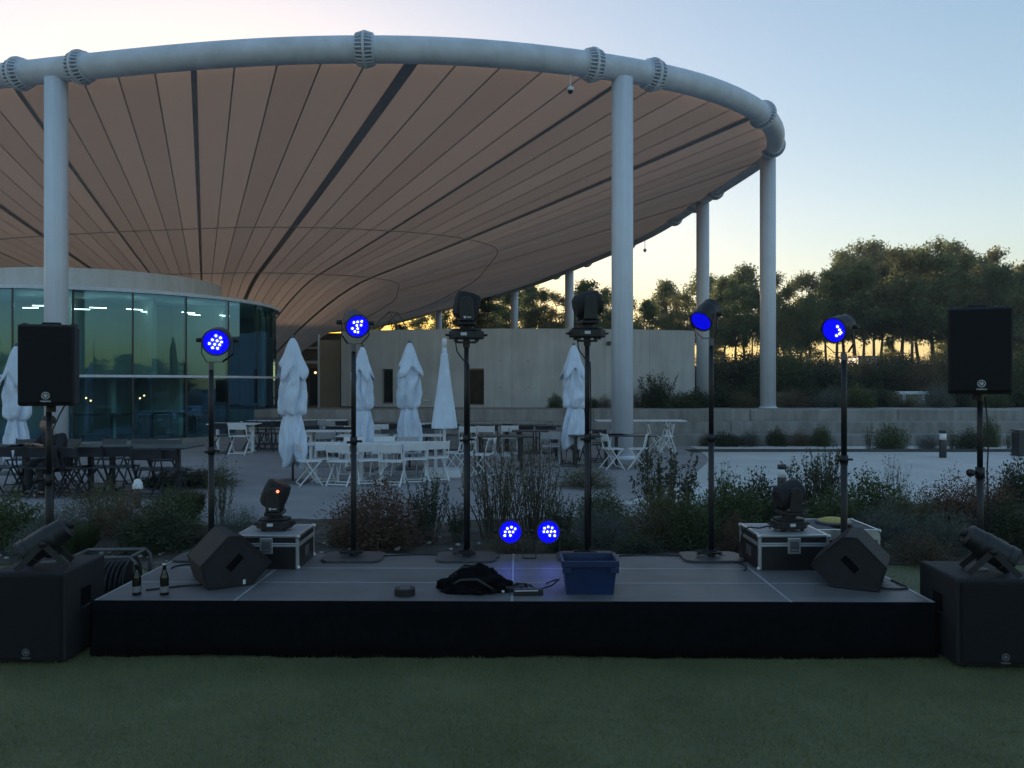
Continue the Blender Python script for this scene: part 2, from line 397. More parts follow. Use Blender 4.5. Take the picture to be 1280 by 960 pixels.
# ------------------------------------------------------------------ canopy
RING = [(0,95,21.0),(130,81,20.0),(240,70,19.4),(350,63,19.1),(457,61,19.0),(587,63,19.2),(700,75,19.75),(812,91,20.7),(876,106,21.7),(924,124,22.9),
        (957,143,24.3),(972,163,25.8),(968,186,28),(946,203,30),(888,240,33.8),(832,279,39),(807,294,41.5),(745,320,47),(712,334,50.5),(675,350,55),
        (644,359,58.5),(606,373,64),(550,385,70),(515,395,73),(475,407,75)]
ctrl = [Vector((PX(a, Y), Y, CAM_Z+(480-b)/1000*Y)) for a, b, Y in RING]
ctrl += [Vector(p) for p in ((-21,75.5,6.6),(-31,71.5,7.1),(-40,63,8.0),(-45,54,9.0),(-43.5,42,9.4),(-37,32,9.8),(-27.5,25.2,10.0),(-19.5,22.5,10.06))]
def catmull(P, per=40):
    out = []; n = len(P)
    for i in range(n):
        p0, p1, p2, p3 = P[i-1], P[i], P[(i+1) % n], P[(i+2) % n]
        for k in range(per):
            t = k/per
            out.append(0.5*((2*p1)+(p2-p0)*t+(2*p0-5*p1+4*p2-p3)*t*t+(3*p1-p0-3*p2+p3)*t**3))
    return out
dense = catmull(ctrl)
# smooth the digitised ring a little
for _ in range(3):
    n = len(dense); k = 26
    pre = np.array([tuple(p) for p in dense]); ext = np.concatenate([pre[-k:], pre, pre[:k]])
    ker = np.ones(2*k+1)/(2*k+1)
    dense = [Vector(p) for p in np.stack([np.convolve(ext[:, c], ker, 'valid') for c in range(3)], 1)]
ln = [0.0]
for i in range(len(dense)): ln.append(ln[-1]+(dense[(i+1) % len(dense)]-dense[i]).length)
PER = ln[-1]
def ringpt(s):
    s %= PER; i = int(np.searchsorted(ln, s, side='right'))-1; i = min(i, len(dense)-1)
    f = (s-ln[i])/max(1e-9, ln[i+1]-ln[i]); return dense[i].lerp(dense[(i+1) % len(dense)], f)
def ringtan(s): return (ringpt(s+.05)-ringpt(s-.05)).normalized()
def ring_s_at(px, near=True):
    best = None
    for i, p in enumerate(dense):
        if near == 'n' and p.y > 27: continue
        if near == 'f' and p.y < 27: continue
        d = abs(640+1000*p.x/p.y-px)
        if best is None or d < best[0]: best = (d, ln[i])
    return best[1]
HUB = Vector((-17.9, 46.5, CAM_Z+2.55))
cano = thing('canopy_roof', 'huge round tensioned membrane canopy with a white tubular ring', 'canopy', (HUB.x, HUB.y, 0))
def cz(v): return [(a[0]-HUB.x, a[1]-HUB.y, a[2]) for a in v]
NR = 300; TR = 0.315
mb = MB(); mb.tube(cz([ringpt(PER*i/NR) for i in range(NR)]), TR, 20, closed=True); mb.build('ring_tube', M_RING, cano, True)
NSEAM = 155; s_off = ring_s_at(241, 'n')
SUB = 2
def memb(s, t):
    e = ringpt(s)
    p = HUB.lerp(e, t); p.z = HUB.z + (e.z-0.12-HUB.z)*(0.84*t+0.16*t**2.2) - (3.2*((.45-t)/.3)**1.6 if t < .45 else 0); return p
RA = [0.17+0.826*(i/32)**1.15 for i in range(33)]
vs_, fs_ = [], []; NA = NSEAM*SUB
for i in range(NA):
    for tt in RA:
        p = memb(s_off+PER*i/NA, tt); sag = 0.05*tt*(1-tt)*4*(i % SUB)*0.5
        vs_.append((p.x-HUB.x, p.y-HUB.y, p.z+sag))
K = len(RA)
for i in range(NA):
    j = (i+1) % NA
    for k in range(K-1): fs_.append((i*K+k, i*K+k+1, j*K+k+1, j*K+k))
me = bpy.data.meshes.new('membrane'); me.from_pydata(vs_, [], fs_); me.update()
mm = bpy.data.materials.new('membrane'); mm.use_nodes = True; nt = mm.node_tree; nt.nodes.clear()
o_ = nt.nodes.new('ShaderNodeOutputMaterial'); dd = nt.nodes.new('ShaderNodeBsdfDiffuse'); tl = nt.nodes.new('ShaderNodeBsdfTranslucent'); mi = nt.nodes.new('ShaderNodeMixShader')
tcn = nt.nodes.new('ShaderNodeTexCoord'); nz = nt.nodes.new('ShaderNodeTexNoise'); nz.inputs['Scale'].default_value = 0.35; nz.inputs['Detail'].default_value = 8
cr = nt.nodes.new('ShaderNodeValToRGB'); cr.color_ramp.elements[0].color = (0.37,0.345,0.33,1); cr.color_ramp.elements[1].color = (0.45,0.42,0.40,1)
nt.links.new(tcn.outputs['Object'], nz.inputs['Vector']); nt.links.new(nz.outputs['Fac'], cr.inputs[0]); nt.links.new(cr.outputs[0], dd.inputs[0])
tl.inputs[0].default_value = (0.36,0.29,0.255,1); mi.inputs[0].default_value = 0.26
nt.links.new(dd.outputs[0], mi.inputs[1]); nt.links.new(tl.outputs[0], mi.inputs[2]); nt.links.new(mi.outputs[0], o_.inputs[0])
mo = link('membrane', me, mm, cano, True)
at = me.attributes.new('tone', 'FLOAT', 'FACE'); tones = [0.90+.16*random.random() for _ in range(NSEAM)]
at.data.foreach_set('value', [tones[(i//SUB) % NSEAM] for i in range(NA) for k in range(K-1)])
nt = mm.node_tree; an = nt.nodes.new('ShaderNodeAttribute'); an.attribute_name = 'tone'
for src, dst in ((cr.outputs[0], dd.inputs[0]), (None, tl.inputs[0])):
    vm = nt.nodes.new('ShaderNodeVectorMath'); vm.operation = 'SCALE'
    if src is not None: nt.links.new(src, vm.inputs[0])
    else: vm.inputs[0].default_value = tuple(tl.inputs[0].default_value)[:3]
    nt.links.new(an.outputs['Fac'], vm.inputs['Scale']); nt.links.new(vm.outputs[0], dst)
M_SEAM = mat('seam_webbing', (0.30,0.29,0.30), 0.8)
mb = MB()
bandw = {0: .10, 1: .30, 2: .10, 3: .14, 4: .10, 5: .26}
for i in range(NSEAM):
    s = s_off+PER*i/NSEAM
    band = i % 5 == 0
    wd = (0.34 if (i//5) % 2 else 0.17) if band else 0.045
    wd *= 0.5
    tg = ringtan(s); tg.z = 0; tg.normalize()
    for k in range(K-1):
        a = memb(s, RA[k]); b = memb(s, RA[k+1]); z = Vector((0, 0, -0.035 if band else -0.02))
        fa = wd*(0.25+0.75*RA[k]); fb = wd*(0.25+0.75*RA[k+1])
        v4 = [a-tg*fa+z, a+tg*fa+z, b+tg*fb+z, b-tg*fb+z]
        mb.add(cz(v4), [(0,1,2,3)])
mb2 = MB()
for tt in (0.46, 0.64):
    pts = [memb(s_off+PER*i/NSEAM, tt)+Vector((0,0,-0.045)) for i in range(NSEAM)]
    mb.tube(cz(pts), 0.02, 5, closed=True)
mb.build('seam', M_SEAM, cano)
mb = MB(); mb.lathe([(4.4,0.3),(4.4,2.2),(4.1,2.5),(.2,2.6)], 40, (0,0,0)); mb.build('hub', M_STEEL, cano, True)
# collars: a flange with radial stiffeners on both sides
def collar(s):
    p = ringpt(s); F = frame(ringtan(s)).to_4x4(); q = cz([p])[0]
    mb = MB(Matrix.Translation(q) @ F)
    mb.cyl((0,0,-.03), (0,0,.03), .43, n=36)
    for sgn in (-1, 1):
        mb.cyl((0,0,sgn*.19), (0,0,sgn*.215), .355, n=30)
    for k in range(26):
        a = 2*PI*k/26; c, s_ = math.cos(a), math.sin(a); tx, ty = -s_*.012, c*.012
        vs = []
        for w_ in (-1, 1):
            for r, z in ((.30,-.21),(.37,-.21),(.42,-.03),(.42,.03),(.37,.21),(.30,.21)):
                vs.append((c*r+w_*tx, s_*r+w_*ty, z))
        mb.add(vs, [tuple(range(6)), tuple(range(11,5,-1))]+[(i, 6+i, 6+(i+1) % 6, (i+1) % 6) for i in range(6)])
    mb.build('ring_collar', M_RING, cano)
COLS = [(71,20.6,'n'),(777,19.9,'n'),(960,27.0,'f'),(879,33.8,'f'),(712,50.5,'f'),(643,58.5,'f'),(548,70,'f')]
for px in (25,102,457,740,815,953): collar(ring_s_at(px, 'n'))
for px in (966,893,868,842,786,733,694,658,625,575): collar(ring_s_at(px, 'f'))
collabel = ['white round column on the plaza behind the left loudspeaker','tall white round column rising right behind the dark cafe table',
 'white round column on the upper terrace at the right tip of the canopy ring','white round column behind the blue lamp, right of the concrete wall end',
 'white column showing above the wall beside the moving head light on its stand','slim far column above the concrete wall, middle of the three beyond it',
 'farthest slim white column seen above the concrete wall left of the others']
for (px, Y, nf), lb in zip(COLS, collabel):
    s = ring_s_at(px, nf); p = ringpt(s)
    zb = PZ(p.x, p.y) if p.y < 25 else hill_z(p.x, p.y)
    t = thing('canopy_column', lb, 'column', (p.x, p.y, zb-0.05), group='columns carrying the canopy ring')
    H = p.z-zb-0.2
    mb = MB(); mb.cyl((0,0,0), (0,0,H), 0.275, n=32); mb.build('shaft', M_WPAINT, t, True).data.polygons.foreach_set('use_smooth', [len(f.vertices) == 4 for f in t.children[0].data.polygons])
    mb = MB(); mb.lathe([(0.33,0),(0.33,.10),(0.285,.13)], 32); mb.build('base_plate', M_WPAINT, t)
# dome cameras hanging from the ring
for px, nf, dl, lb in ((713,'n',.36,'small white dome camera hanging under the near rim of the canopy'),(806,'f',.5,'small dome camera hanging under the far right rim against the sky')):
    p = ringpt(ring_s_at(px, nf)); t = thing('dome_camera', lb, 'camera', (p.x, p.y, p.z-0.34-dl), group='dome cameras')
    mb = MB(); mb.cyl((0,0,.06), (0,0,dl+.1), .016, n=8); mb.build('hanging_rod', M_WPAINT, t)
    mb = MB(); mb.lathe([(.03,.10),(.085,.06),(.09,0),(.08,-.02)], 16); mb.build('housing', M_WPAINT, t, True)
    mb = MB(); mb.ball((0,0,-.02), .07, .07, .075); mb.build('dome', M_BLACK, t, True)

# ------------------------------------------------------------------ round glass building
GC = Vector((-14.2, 27.7, 0.15)); GR = 5.79; ZT = 4.60-0.15
glass = bpy.data.materials.new('tinted_glass'); glass.use_nodes = True; nt = glass.node_tree; nt.nodes.clear()
o_ = nt.nodes.new('ShaderNodeOutputMaterial'); tr = nt.nodes.new('ShaderNodeBsdfTransparent'); gl = nt.nodes.new('ShaderNodeBsdfGlossy'); mi = nt.nodes.new('ShaderNodeMixShader'); lw = nt.nodes.new('ShaderNodeLayerWeight')
tr.inputs[0].default_value = (0.46,0.72,0.72,1); gl.inputs[0].default_value = (0.22,0.50,0.85,1); gl.inputs['Roughness'].default_value = 0.008
lw.inputs['Blend'].default_value = 0.32
mr = nt.nodes.new('ShaderNodeMapRange'); mr.inputs[3].default_value = 0.18; mr.inputs[4].default_value = 0.95
nt.links.new(lw.outputs['Facing'], mr.inputs[0])
nt.links.new(mr.outputs[0], mi.inputs[0]); nt.links.new(tr.outputs[0], mi.inputs[1]); nt.links.new(gl.outputs[0], mi.inputs[2]); nt.links.new(mi.outputs[0], o_.inputs[0])
gb = thing('glass_building', 'round two storey glass pavilion under the canopy on the left', 'building', GC)
ang = [R(5+15*i) for i in range(24)]
def pol(r, a): return (r*math.sin(a), -r*math.cos(a))
for z0, z1 in ((0.22, 2.02), (2.09, ZT)):
    mb = MB()
    for i in range(24):
        seg = 3
        for k in range(seg):
            a0 = ang[i]+R(15)*k/seg; a1 = ang[i]+R(15)*(k+1)/seg
            p, q = pol(GR, a0), pol(GR, a1)
            mb.add([(*p, z0), (*q, z0), (*q, z1), (*p, z1)], [(0,1,2,3)])
    mb.build('glazing', glass, gb)
for z0, z1 in ((0.22, 2.02), (2.09, ZT)):
    for a in ang:
        p = pol(GR-.05, a); MB(Matrix.Translation((*p, 0)) @ Matrix.Rotation(a, 4, 'Z')).box(-.022,.022,-.06,.06, z0, z1).build('mullion', M_DARKF, gb)
def annulus(mb, r0, r1, z0, z1, n=96):
    for i in range(n):
        a, b = 2*PI*i/n, 2*PI*(i+1)/n
        p0, p1, q0, q1 = pol(r0, a), pol(r1, a), pol(r0, b), pol(r1, b)
        mb.add([(*p0,z0),(*p1,z0),(*q1,z0),(*q0,z0),(*p0,z1),(*p1,z1),(*q1,z1),(*q0,z1)], [(0,3,2,1),(4,5,6,7),(1,2,6,5),(0,4,7,3)])
mb = MB(); annulus(mb, GR-.6, GR+.05, 2.02, 2.09); mb.build('floor_band', M_WPAINT, gb, False)
mb = MB(); mb.cyl((0,0,1.98),(0,0,2.10), GR-.62, n=72); mb.build('floor_slab', M_INT, gb)
mb = MB(); mb.cyl((0,0,ZT),(0,0,ZT+.10), GR+.12, n=96); gbr = mb.build('roof', M_WPAINT, gb)
mb = MB(); annulus(mb, 3.7, 3.9, ZT+.10, ZT+.86); mb.cyl((0,0,ZT+.70),(0,0,ZT+.84), 3.69, n=72); mb.build('drum', mat('drum_paint', (0.58,0.60,0.62), .6, var=.04, streak=.12), gbr)
mb = MB(); mb.cyl((0,0,-.2),(0,0,.22), GR+.12, n=96); mb.build('plinth', M_CONC2, gb)
mb = MB(); mb.cyl((0,0,.22),(0,0,1.98), 2.6, n=40); mb.cyl((0,0,2.1),(0,0,ZT-.02), 3.1, n=40); mb.build('core_wall', mat('core_paint', (0.34,0.38,0.38), .8, var=.1, vscale=1), gb, False)
mb = MB(); 
for z0, z1 in ((.22,1.98),(2.11,ZT-.06)):
    for i in range(30):
        b0, b1 = R(95+170*i/30), R(95+170*(i+1)/30); p, q = pol(GR-.5, b0), pol(GR-.5, b1); p2, q2 = pol(GR-.4, b0), pol(GR-.4, b1)
        mb.add([(*p,z0),(*q,z0),(*q2,z0),(*p2,z0),(*p,z1),(*q,z1),(*q2,z1),(*p2,z1)], [(0,3,2,1),(4,5,6,7),(0,1,5,4),(2,3,7,6)])
mb.build('rear_wall', M_INT, gb)  # added to keep the sunset glow from showing through the glazing
mb = MB(); mb.cyl((0,0,ZT-.05),(0,0,ZT-.005), GR-.15, n=72); mb.build('ceiling', M_INT, gb)
# partitions and panels behind the glass
mb = MB()
for a, r0, r1, z0, z1 in ((R(4),2.6,5.0,.22,1.98),(R(31),2.6,4.7,.22,1.98),(R(53),2.6,5.0,.22,1.98),(R(-20),2.6,5,.22,1.98),(R(16),3.1,4.9,2.1,ZT-.05),(R(44),3.1,4.9,2.1,ZT-.05),(R(70),3.1,5.2,2.1,ZT-.05)):
    mb.M = Matrix.Rotation(a, 4, 'Z'); mb.box(-.06,.06,-r1,-r0,z0,z1)
mb.M = None; mb.build('partition', M_INT, gb)
ML = emit('strip_lamp', (0.85,1.0,0.97), 2.2)
for a, r in ((R(3),4.5),(R(10),5.2),(R(20),4.3),(R(26),5.0),(R(37),5.0),(R(44),4.4),(R(55),5.1),(R(62),4.6),(R(70),5.2)):
    mb = MB(Matrix.Rotation(a, 4, 'Z')); mb.box(-.22,.22,-r-.012,-r+.012,ZT-.42,ZT-.40); mb.build('ceiling_light', ML, gb)
MP = emit('pendant_lamp', (1.0,0.62,0.28), 1.0)
for a, r, z in ((R(22),4.6,1.42),(R(23.5),4.6,1.34),(R(40),4.6,1.40),(R(41.5),4.6,1.48),(R(54),4.7,1.42),(R(8),4.6,1.40)):
    p = pol(r, a); mb = MB(); mb.ball((*p, z), .026); mb.build('pendant_light', MP, gb, True)
# tables and shelves seen through the ground floor glass
mb = MB()
for a, r in ((R(18),4.9),(R(30),5.0),(R(43),4.9),(R(58),5.0)):
    mb.M = Matrix.Rotation(a, 4, 'Z'); mb.box(-.5,.5,-r-.3,-r+.3,.92,.96); mb.box(-.04,.04,-r-.04,-r+.04,.22,.92)
mb.M = None; mb.build('interior_table', M_INTD, gb)

# ------------------------------------------------------------------ curved concrete building on the terrace
RB = 17.5; BC = (0.55, 30.0+RB); a0, a1 = -math.asin((0.55+6.75)/RB), math.asin((7.15-0.55)/RB)
zb, zt = 1.1, 4.06
cb = thing('concrete_building', 'low curved bare concrete building on the terrace with two dark openings', 'building', (BC[0], 30.0, zb))
ops = []   # openings in angle
def ang_at(px):
    best = None
    for i in range(4001):
        a = a0+(a1-a0)*i/4000; X = BC[0]+RB*math.sin(a); Y = BC[1]-RB*math.cos(a)
        d = abs(PX(px, Y)-X)
        if best is None or d < best[0]: best = (d, a)
    return best[1]
OP = [(ang_at(477), ang_at(491), 1.22-zb, 2.56-zb), (ang_at(584), ang_at(605), 1.16-zb, 2.56-zb)]
def cwall(mb, b0, b1, z0, z1, r0=RB, r1=RB-.35):
    n = max(1, int((b1-b0)/R(1.2))); vs = []
    for i in range(n+1):
        a = b0+(b1-b0)*i/n
        for r in (r0, r1):
            for z in (z0, z1): vs.append((r*math.sin(a), RB-r*math.cos(a), z))
    fs = []
    for i in range(n):
        k = 4*i; fs += [(k,k+4,k+5,k+1),(k+2,k+3,k+7,k+6),(k+1,k+5,k+7,k+3),(k,k+2,k+6,k+4)]
    fs += [(0,1,3,2),(4*n,4*n+2,4*n+3,4*n+1)]
    mb.add(vs, fs)
mb = MB(); cur = a0; H = zt-zb
for b0, b1, z0, z1 in OP:
    cwall(mb, cur, b0, 0, H); cwall(mb, b0, b1, 0, z0); cwall(mb, b0, b1, z1, H); cur = b1
cwall(mb, cur, a1, 0, H)
mb.build('wall', M_CONC, cb)
xl, yl = RB*math.sin(a0), RB-RB*math.cos(a0); xr, yr = RB*math.sin(a1), RB-RB*math.cos(a1)
mb = MB(); mb.box(xl+.02,xl+.37,yl+.36,9,0,H); mb.box(xr-.37,xr-.02,yr+.36,9,0,H); mb.box(xl+.38,xr-.38,8.65,9,0,H); mb.build('rear_wall', M_CONC, cb)
n = 24; poly = [((RB-.36)*math.sin(a0+(a1-a0)*i/n), RB-(RB-.36)*math.cos(a0+(a1-a0)*i/n)) for i in range(n+1)]
poly = [p for p in poly if xl+.38 < p[0] < xr-.38]+[(xr-.38,8.64),(xl+.38,8.64)]
mb = MB(); mb.slab(poly, H-.35, H-.12); mb.build('roof', M_CONC, cb)
for i, (b0, b1, z0, z1) in enumerate(OP):
    mb = MB(); cwall(mb, b0+.0005, b1-.0005, z0+.003, z1-.003, RB-.20, RB-.24)
    dk = mat('dark_pane', (0.008,0.008,0.010), 0.15, var=.1) if i == 0 else mat('window_pane', (0.03,0.024,0.018), 0.06, var=.5, vscale=3)
    mb.build('door_panel' if i == 0 else 'window', dk, cb)
    mb = MB()
    for a in (b0, b1): mb.bar((((RB-.17)*math.sin(a)), RB-(RB-.17)*math.cos(a), z0), (((RB-.17)*math.sin(a)), RB-(RB-.17)*math.cos(a), z1), .05)
    for z in (z0+.03, z1-.03): mb.bar(((RB-.17)*math.sin(b0), RB-(RB-.17)*math.cos(b0), z), ((RB-.17)*math.sin(b1), RB-(RB-.17)*math.cos(b1), z), .05)
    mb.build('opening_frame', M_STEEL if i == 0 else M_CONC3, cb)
a = ang_at(761); mb = MB(Matrix.Translation((RB*math.sin(a), RB-RB*math.cos(a)-.06, 2.42)) @ Matrix.Rotation(a, 4, 'Z')); mb.box(-.07,.07,-.06,.06,-.07,.07); mb.build('wall_lamp', M_DARKF, cb, bevel=.01)
a = ang_at(533); mb = MB(Matrix.Translation((RB*math.sin(a), RB-RB*math.cos(a)-.03, .26)) @ Matrix.Rotation(a, 4, 'Z')); mb.box(-.12,.12,-.02,.02,-.02,.02); mb.build('vent', M_WPAINT, cb)
# pour joints and formwork tie holes in the concrete
mb = MB()
for px in (500,556,640,700,756,812):
    a = ang_at(px); s_, c_ = math.sin(a), math.cos(a)
    mb.add([((RB+.002)*s_-.008*c_, RB-(RB+.002)*c_-.008*s_, 0.02), ((RB+.002)*s_+.008*c_, RB-(RB+.002)*c_+.008*s_, 0.02), ((RB+.002)*s_+.008*c_, RB-(RB+.002)*c_+.008*s_, H-.02), ((RB+.002)*s_-.008*c_, RB-(RB+.002)*c_-.008*s_, H-.02)], [(0,1,2,3)])
mb.build('pour_joint', mat('joint_line', (.27,.26,.25), .9), cb)
mb = MB()
for px in (452,520,560,625,660,720,800,840):
    for z in (.75, 1.75):
        a = ang_at(px); mb.cyl((RB*math.sin(a)*1.0, RB-RB*math.cos(a)-.004, z), (RB*math.sin(a), RB-RB*math.cos(a)+.02, z), .022, n=10)
mb.build('tie_hole', M_STEEL, cb)
# steel brace frame on the roof edge
t = thing('steel_brace', 'dark angled steel brace frame standing on the concrete building roof', 'steel frame', (-5.6,34.2,zt-.15))
mb = MB()
for a, b in (((-.9,0,0),(.35,0,1.15)),((.35,0,1.15),(1.0,0,.02)),((-.6,.5,0),(.65,.5,1.15)),((.65,.5,1.15),(1.3,.5,.02)),((.35,0,1.15),(.65,.5,1.15)),((-.3,0,.55),(0,.5,.55))): mb.bar(a, b, .06)
mb.build('brace_bar', M_STEEL, t)
# concrete wall beside the passage, warm light put into its colour, step and cafe entrance at its end
t = thing('passage_wall', 'concrete wall coloured as warmly lit, lining the dark passage left of the concrete building', 'wall', (-7.55,33.2,.45))
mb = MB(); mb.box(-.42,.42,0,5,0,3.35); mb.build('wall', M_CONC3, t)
mb = MB(); mb.box(-.50,-.425,-.05,.02,0,3.6); mb.build('corner_post', M_WPAINT, t)
ca = thing('cafe_block', 'dark cafe front with warm lights at the end of the passage', 'building', (-13.5,54,.45))
mb = MB(); mb.box(-5,4.2,.4,5,0,5.0); mb.build('wall', mat('cafe_wall', (0.14,0.115,0.09), .8), ca)
mb = MB(); mb.box(-4.8,4.0,.1,.38,2.9,3.1); mb.box(-4.8,4.0,.1,.38,3.9,4.05); mb.build('beam', M_WPAINT, ca)
for x0, x1 in ((-3.6,-2.2),(-1.9,-.4),(-.2,1.0)):
    mb = MB(); mb.box(x0,x1,.3,.395,0.02,2.6); mb.build('door', M_BLACK, ca)
for x, z in ((-3.0,2.5),(-1.2,2.45),(-.9,2.3),(-1.5,2.2),(.2,2.3),(-.7,1.2)):
    mb = MB(); mb.ball((x,.1,z), .07); mb.build('light_bulb', MP, ca, True)
mb = MB(); mb.box(-1.2,-.2,-.5,0,0,1.0); mb.build('counter', mat('counter', (.3,.22,.14), .7), ca)
t = thing('passage_step', 'low pale concrete step crossing the passage floor', 'step', (-10.2,36,.45))
mb = MB(); mb.box(-3.0,2.4,0,.5,0,.55); mb.build('riser', M_CONC2, t)
t = thing('low_building', 'low white flat roofed building far behind the tree trunks', 'building', (31.5,70,2.2))
mb = MB(); mb.box(-1.2,1.5,0,4,0,2.1); mb.build('wall', M_WPAINT, t)
mb = MB(); mb.box(-1.4,1.7,-.3,4.3,2.1,2.25); mb.build('roof', M_CONC2, t)
# ------------------------------------------------------------------ trees
LPINE = [leafmat('pine_needles_a', (0.07,0.11,0.05), (0.21,0.25,0.11), .55), leafmat('pine_needles_b', (0.09,0.11,0.05), (0.27,0.26,0.115), .55)]
def make_tree(name, h, seed, leaf, r0=.13, nclump=26, per=260, lean=.1, w=2.2):
    rs = random.Random(seed); root = thing(name, None, 'tree')
    mb = MB(); top = None
    pts = [(0,0,-.2)]; x = y = 0
    for i in range(1, 7):
        x += rs.uniform(-.16,.16)+lean*.3; y += rs.uniform(-.16,.16); pts.append((x, y, h*.80*i/6))
    mb.tube(pts, [r0*(1-.13*i) for i in range(7)], 7)
    if rs.random() < .5:
        k = pts[2]; mb.tube([k, (k[0]+.5*rs.choice((-1,1)), k[1]+.2, k[2]+h*.15), (k[0]+.8*rs.choice((-1,1)), k[1]+.3, h*.7)], [r0*.6,r0*.5,r0*.25], 6)
    cl = []
    for i in range(nclump):
        f = rs.random(); zz = h*(.30+.67*f); k = min(6, max(1, int(zz/(h*.8)*6)))
        bx, by, bz = pts[k]; prof = math.sin(PI*min(1, (.18+.80*f)))**.7
        rad = w*prof*rs.uniform(.25,1.0); a = rs.uniform(0, 2*PI)
        c = (bx+rad*math.cos(a), by+rad*math.sin(a), zz+rs.uniform(-.2,.2)); cl.append(c)
        mb.tube([(bx, by, min(bz, zz-.3)), ((bx+c[0])/2, (by+c[1])/2, (bz+c[2])/2-.15), c], [r0*.32, r0*.2, r0*.08], 5)
    mb.build('trunk', M_BARK, root, True)
    Ps = []
    for c in cl:
        n = int(per*rs.uniform(.6,1.3)); rr = np.array([rs.uniform(.5,.95), rs.uniform(.5,.95), rs.uniform(.4,.7)])
        d = rng.normal(size=(n, 3)); d /= np.linalg.norm(d, axis=1)[:, None]; d *= (rng.random(n)**.45)[:, None]*np.clip(1+.30*rng.normal(size=n), .3, 1.35)[:, None]
        Ps.append(np.array(c)+d*rr)
    P = np.concatenate(Ps)
    quads('crown', leafquads(P, .11, .42, .8), leaf, root)
    return root
TP = [make_tree('pine_tree', 8, 11+i, LPINE[i % 2], .12+.02*(i % 3), 30+4*(i % 3), 300, .1*(i-2)/2, 1.9+.25*(i % 3)) for i in range(5)]
prof = [(440,400),(480,396),(505,392),(560,386),(600,372),(640,360),(680,360),(740,362),(800,366),(850,360),(905,352),(940,346),(985,352),(1000,336),(1040,330),(1080,323),(1120,320),(1165,312),(1200,322),(1240,321),(1290,322),(1340,320),(1500,326)]
def toppy(px): return float(np.interp(px, [p[0] for p in prof], [p[1] for p in prof]))
front = [(470,78),(497,70),(522,76),(575,66),(607,62),(640,66),(672,60),(697,64),(728,60),(752,63),(812,60),(838,64),(856,59),(902,62),(920,58),(940,60),(990,55),(1012,60),(1033,57),(1056,60),(1080,56),(1103,59),(1128,57),(1150,60),(1168,56),(1192,60),(1215,57),(1238,60),(1262,56),(1290,59),(1330,57),(1375,60)]
back = [(455,86),(545,80),(622,78),(660,76),(715,75),(775,74),(825,74),(880,73),(930,72),(965,70),(1001,72),(1045,71),(1070,72),(1092,71),(1116,73),(1140,72),(1180,71),(1205,73),(1228,71),(1252,72),(1278,73),(1310,72)]
LM = [(548,'the farthest slim column'),(643,'the middle far column'),(712,'the column beside the moving head'),(777,'the tall near column'),(879,'the column behind the blue lamp'),(960,'the column at the canopy tip'),(1048,'the far right blue lamp'),(1224,'the right loudspeaker')]
def lab_by_landmark(items, fmt):
    """items: list of px -> unique text naming the nearest landmark and the rank from it"""
    out = {}; cnt = {}
    for px in sorted(items, key=lambda q: min(abs(q-l[0]) for l in LM)):
        l = min(LM, key=lambda l: abs(l[0]-px)); side = 'right' if px >= l[0] else 'left'
        k = (l[0], side); n = cnt.get(k, 0); cnt[k] = n+1
        out[px] = fmt.format(ord=ORD(n), side=side, lm=l[1])
    return out
lf = lab_by_landmark([p for p, _ in front], 'front row pine, {ord} to the {side} of {lm}')
lbk = lab_by_landmark([p for p, _ in back], 'rear row pine, {ord} to the {side} of {lm}')
for rows, labs, grp in ((front, lf, 'pines along the front of the hill crest'), (back, lbk, 'pines in the rear row on the hill crest')):
    for i, (px, Y) in enumerate(rows):
        X = PX(px, Y); z = hill_z(X, Y); top = CAM_Z+(480-toppy(px)+random.uniform(-14,12)+(5 if rows is back else 0))/1000*Y
        sc = (top-z)/7.9; wsc = min(sc, 1.25)*random.uniform(.85,1.1)
        if px > 860: wsc *= .92
        place(TP[(i*3+(1 if rows is back else 0)) % 5], (X, Y, z), random.uniform(0, 6.3), labs[px], grp, (wsc, wsc, sc))
young = [(893,57,2.2),(975,54,3.2),(1008,55,3.9),(1112,57,1.8),(1176,56,3.2),(1276,52,4.2),(1300,56,3.0),(780,57,3.0),(735,58,3.4),(590,62,3.4)]
ly = lab_by_landmark([p for p, *_ in young], 'small young pine, {ord} to the {side} of {lm}')
for i, (px, Y, hh) in enumerate(young):
    X = PX(px, Y); k = hh/7.9*1.25
    place(TP[(i*2+1) % 5], (X, Y, hill_z(X, Y)-1.0*k*2), i*1.4, ly[px], 'young pines below the tall ones', (k*1.1, k*1.1, k*1.25))
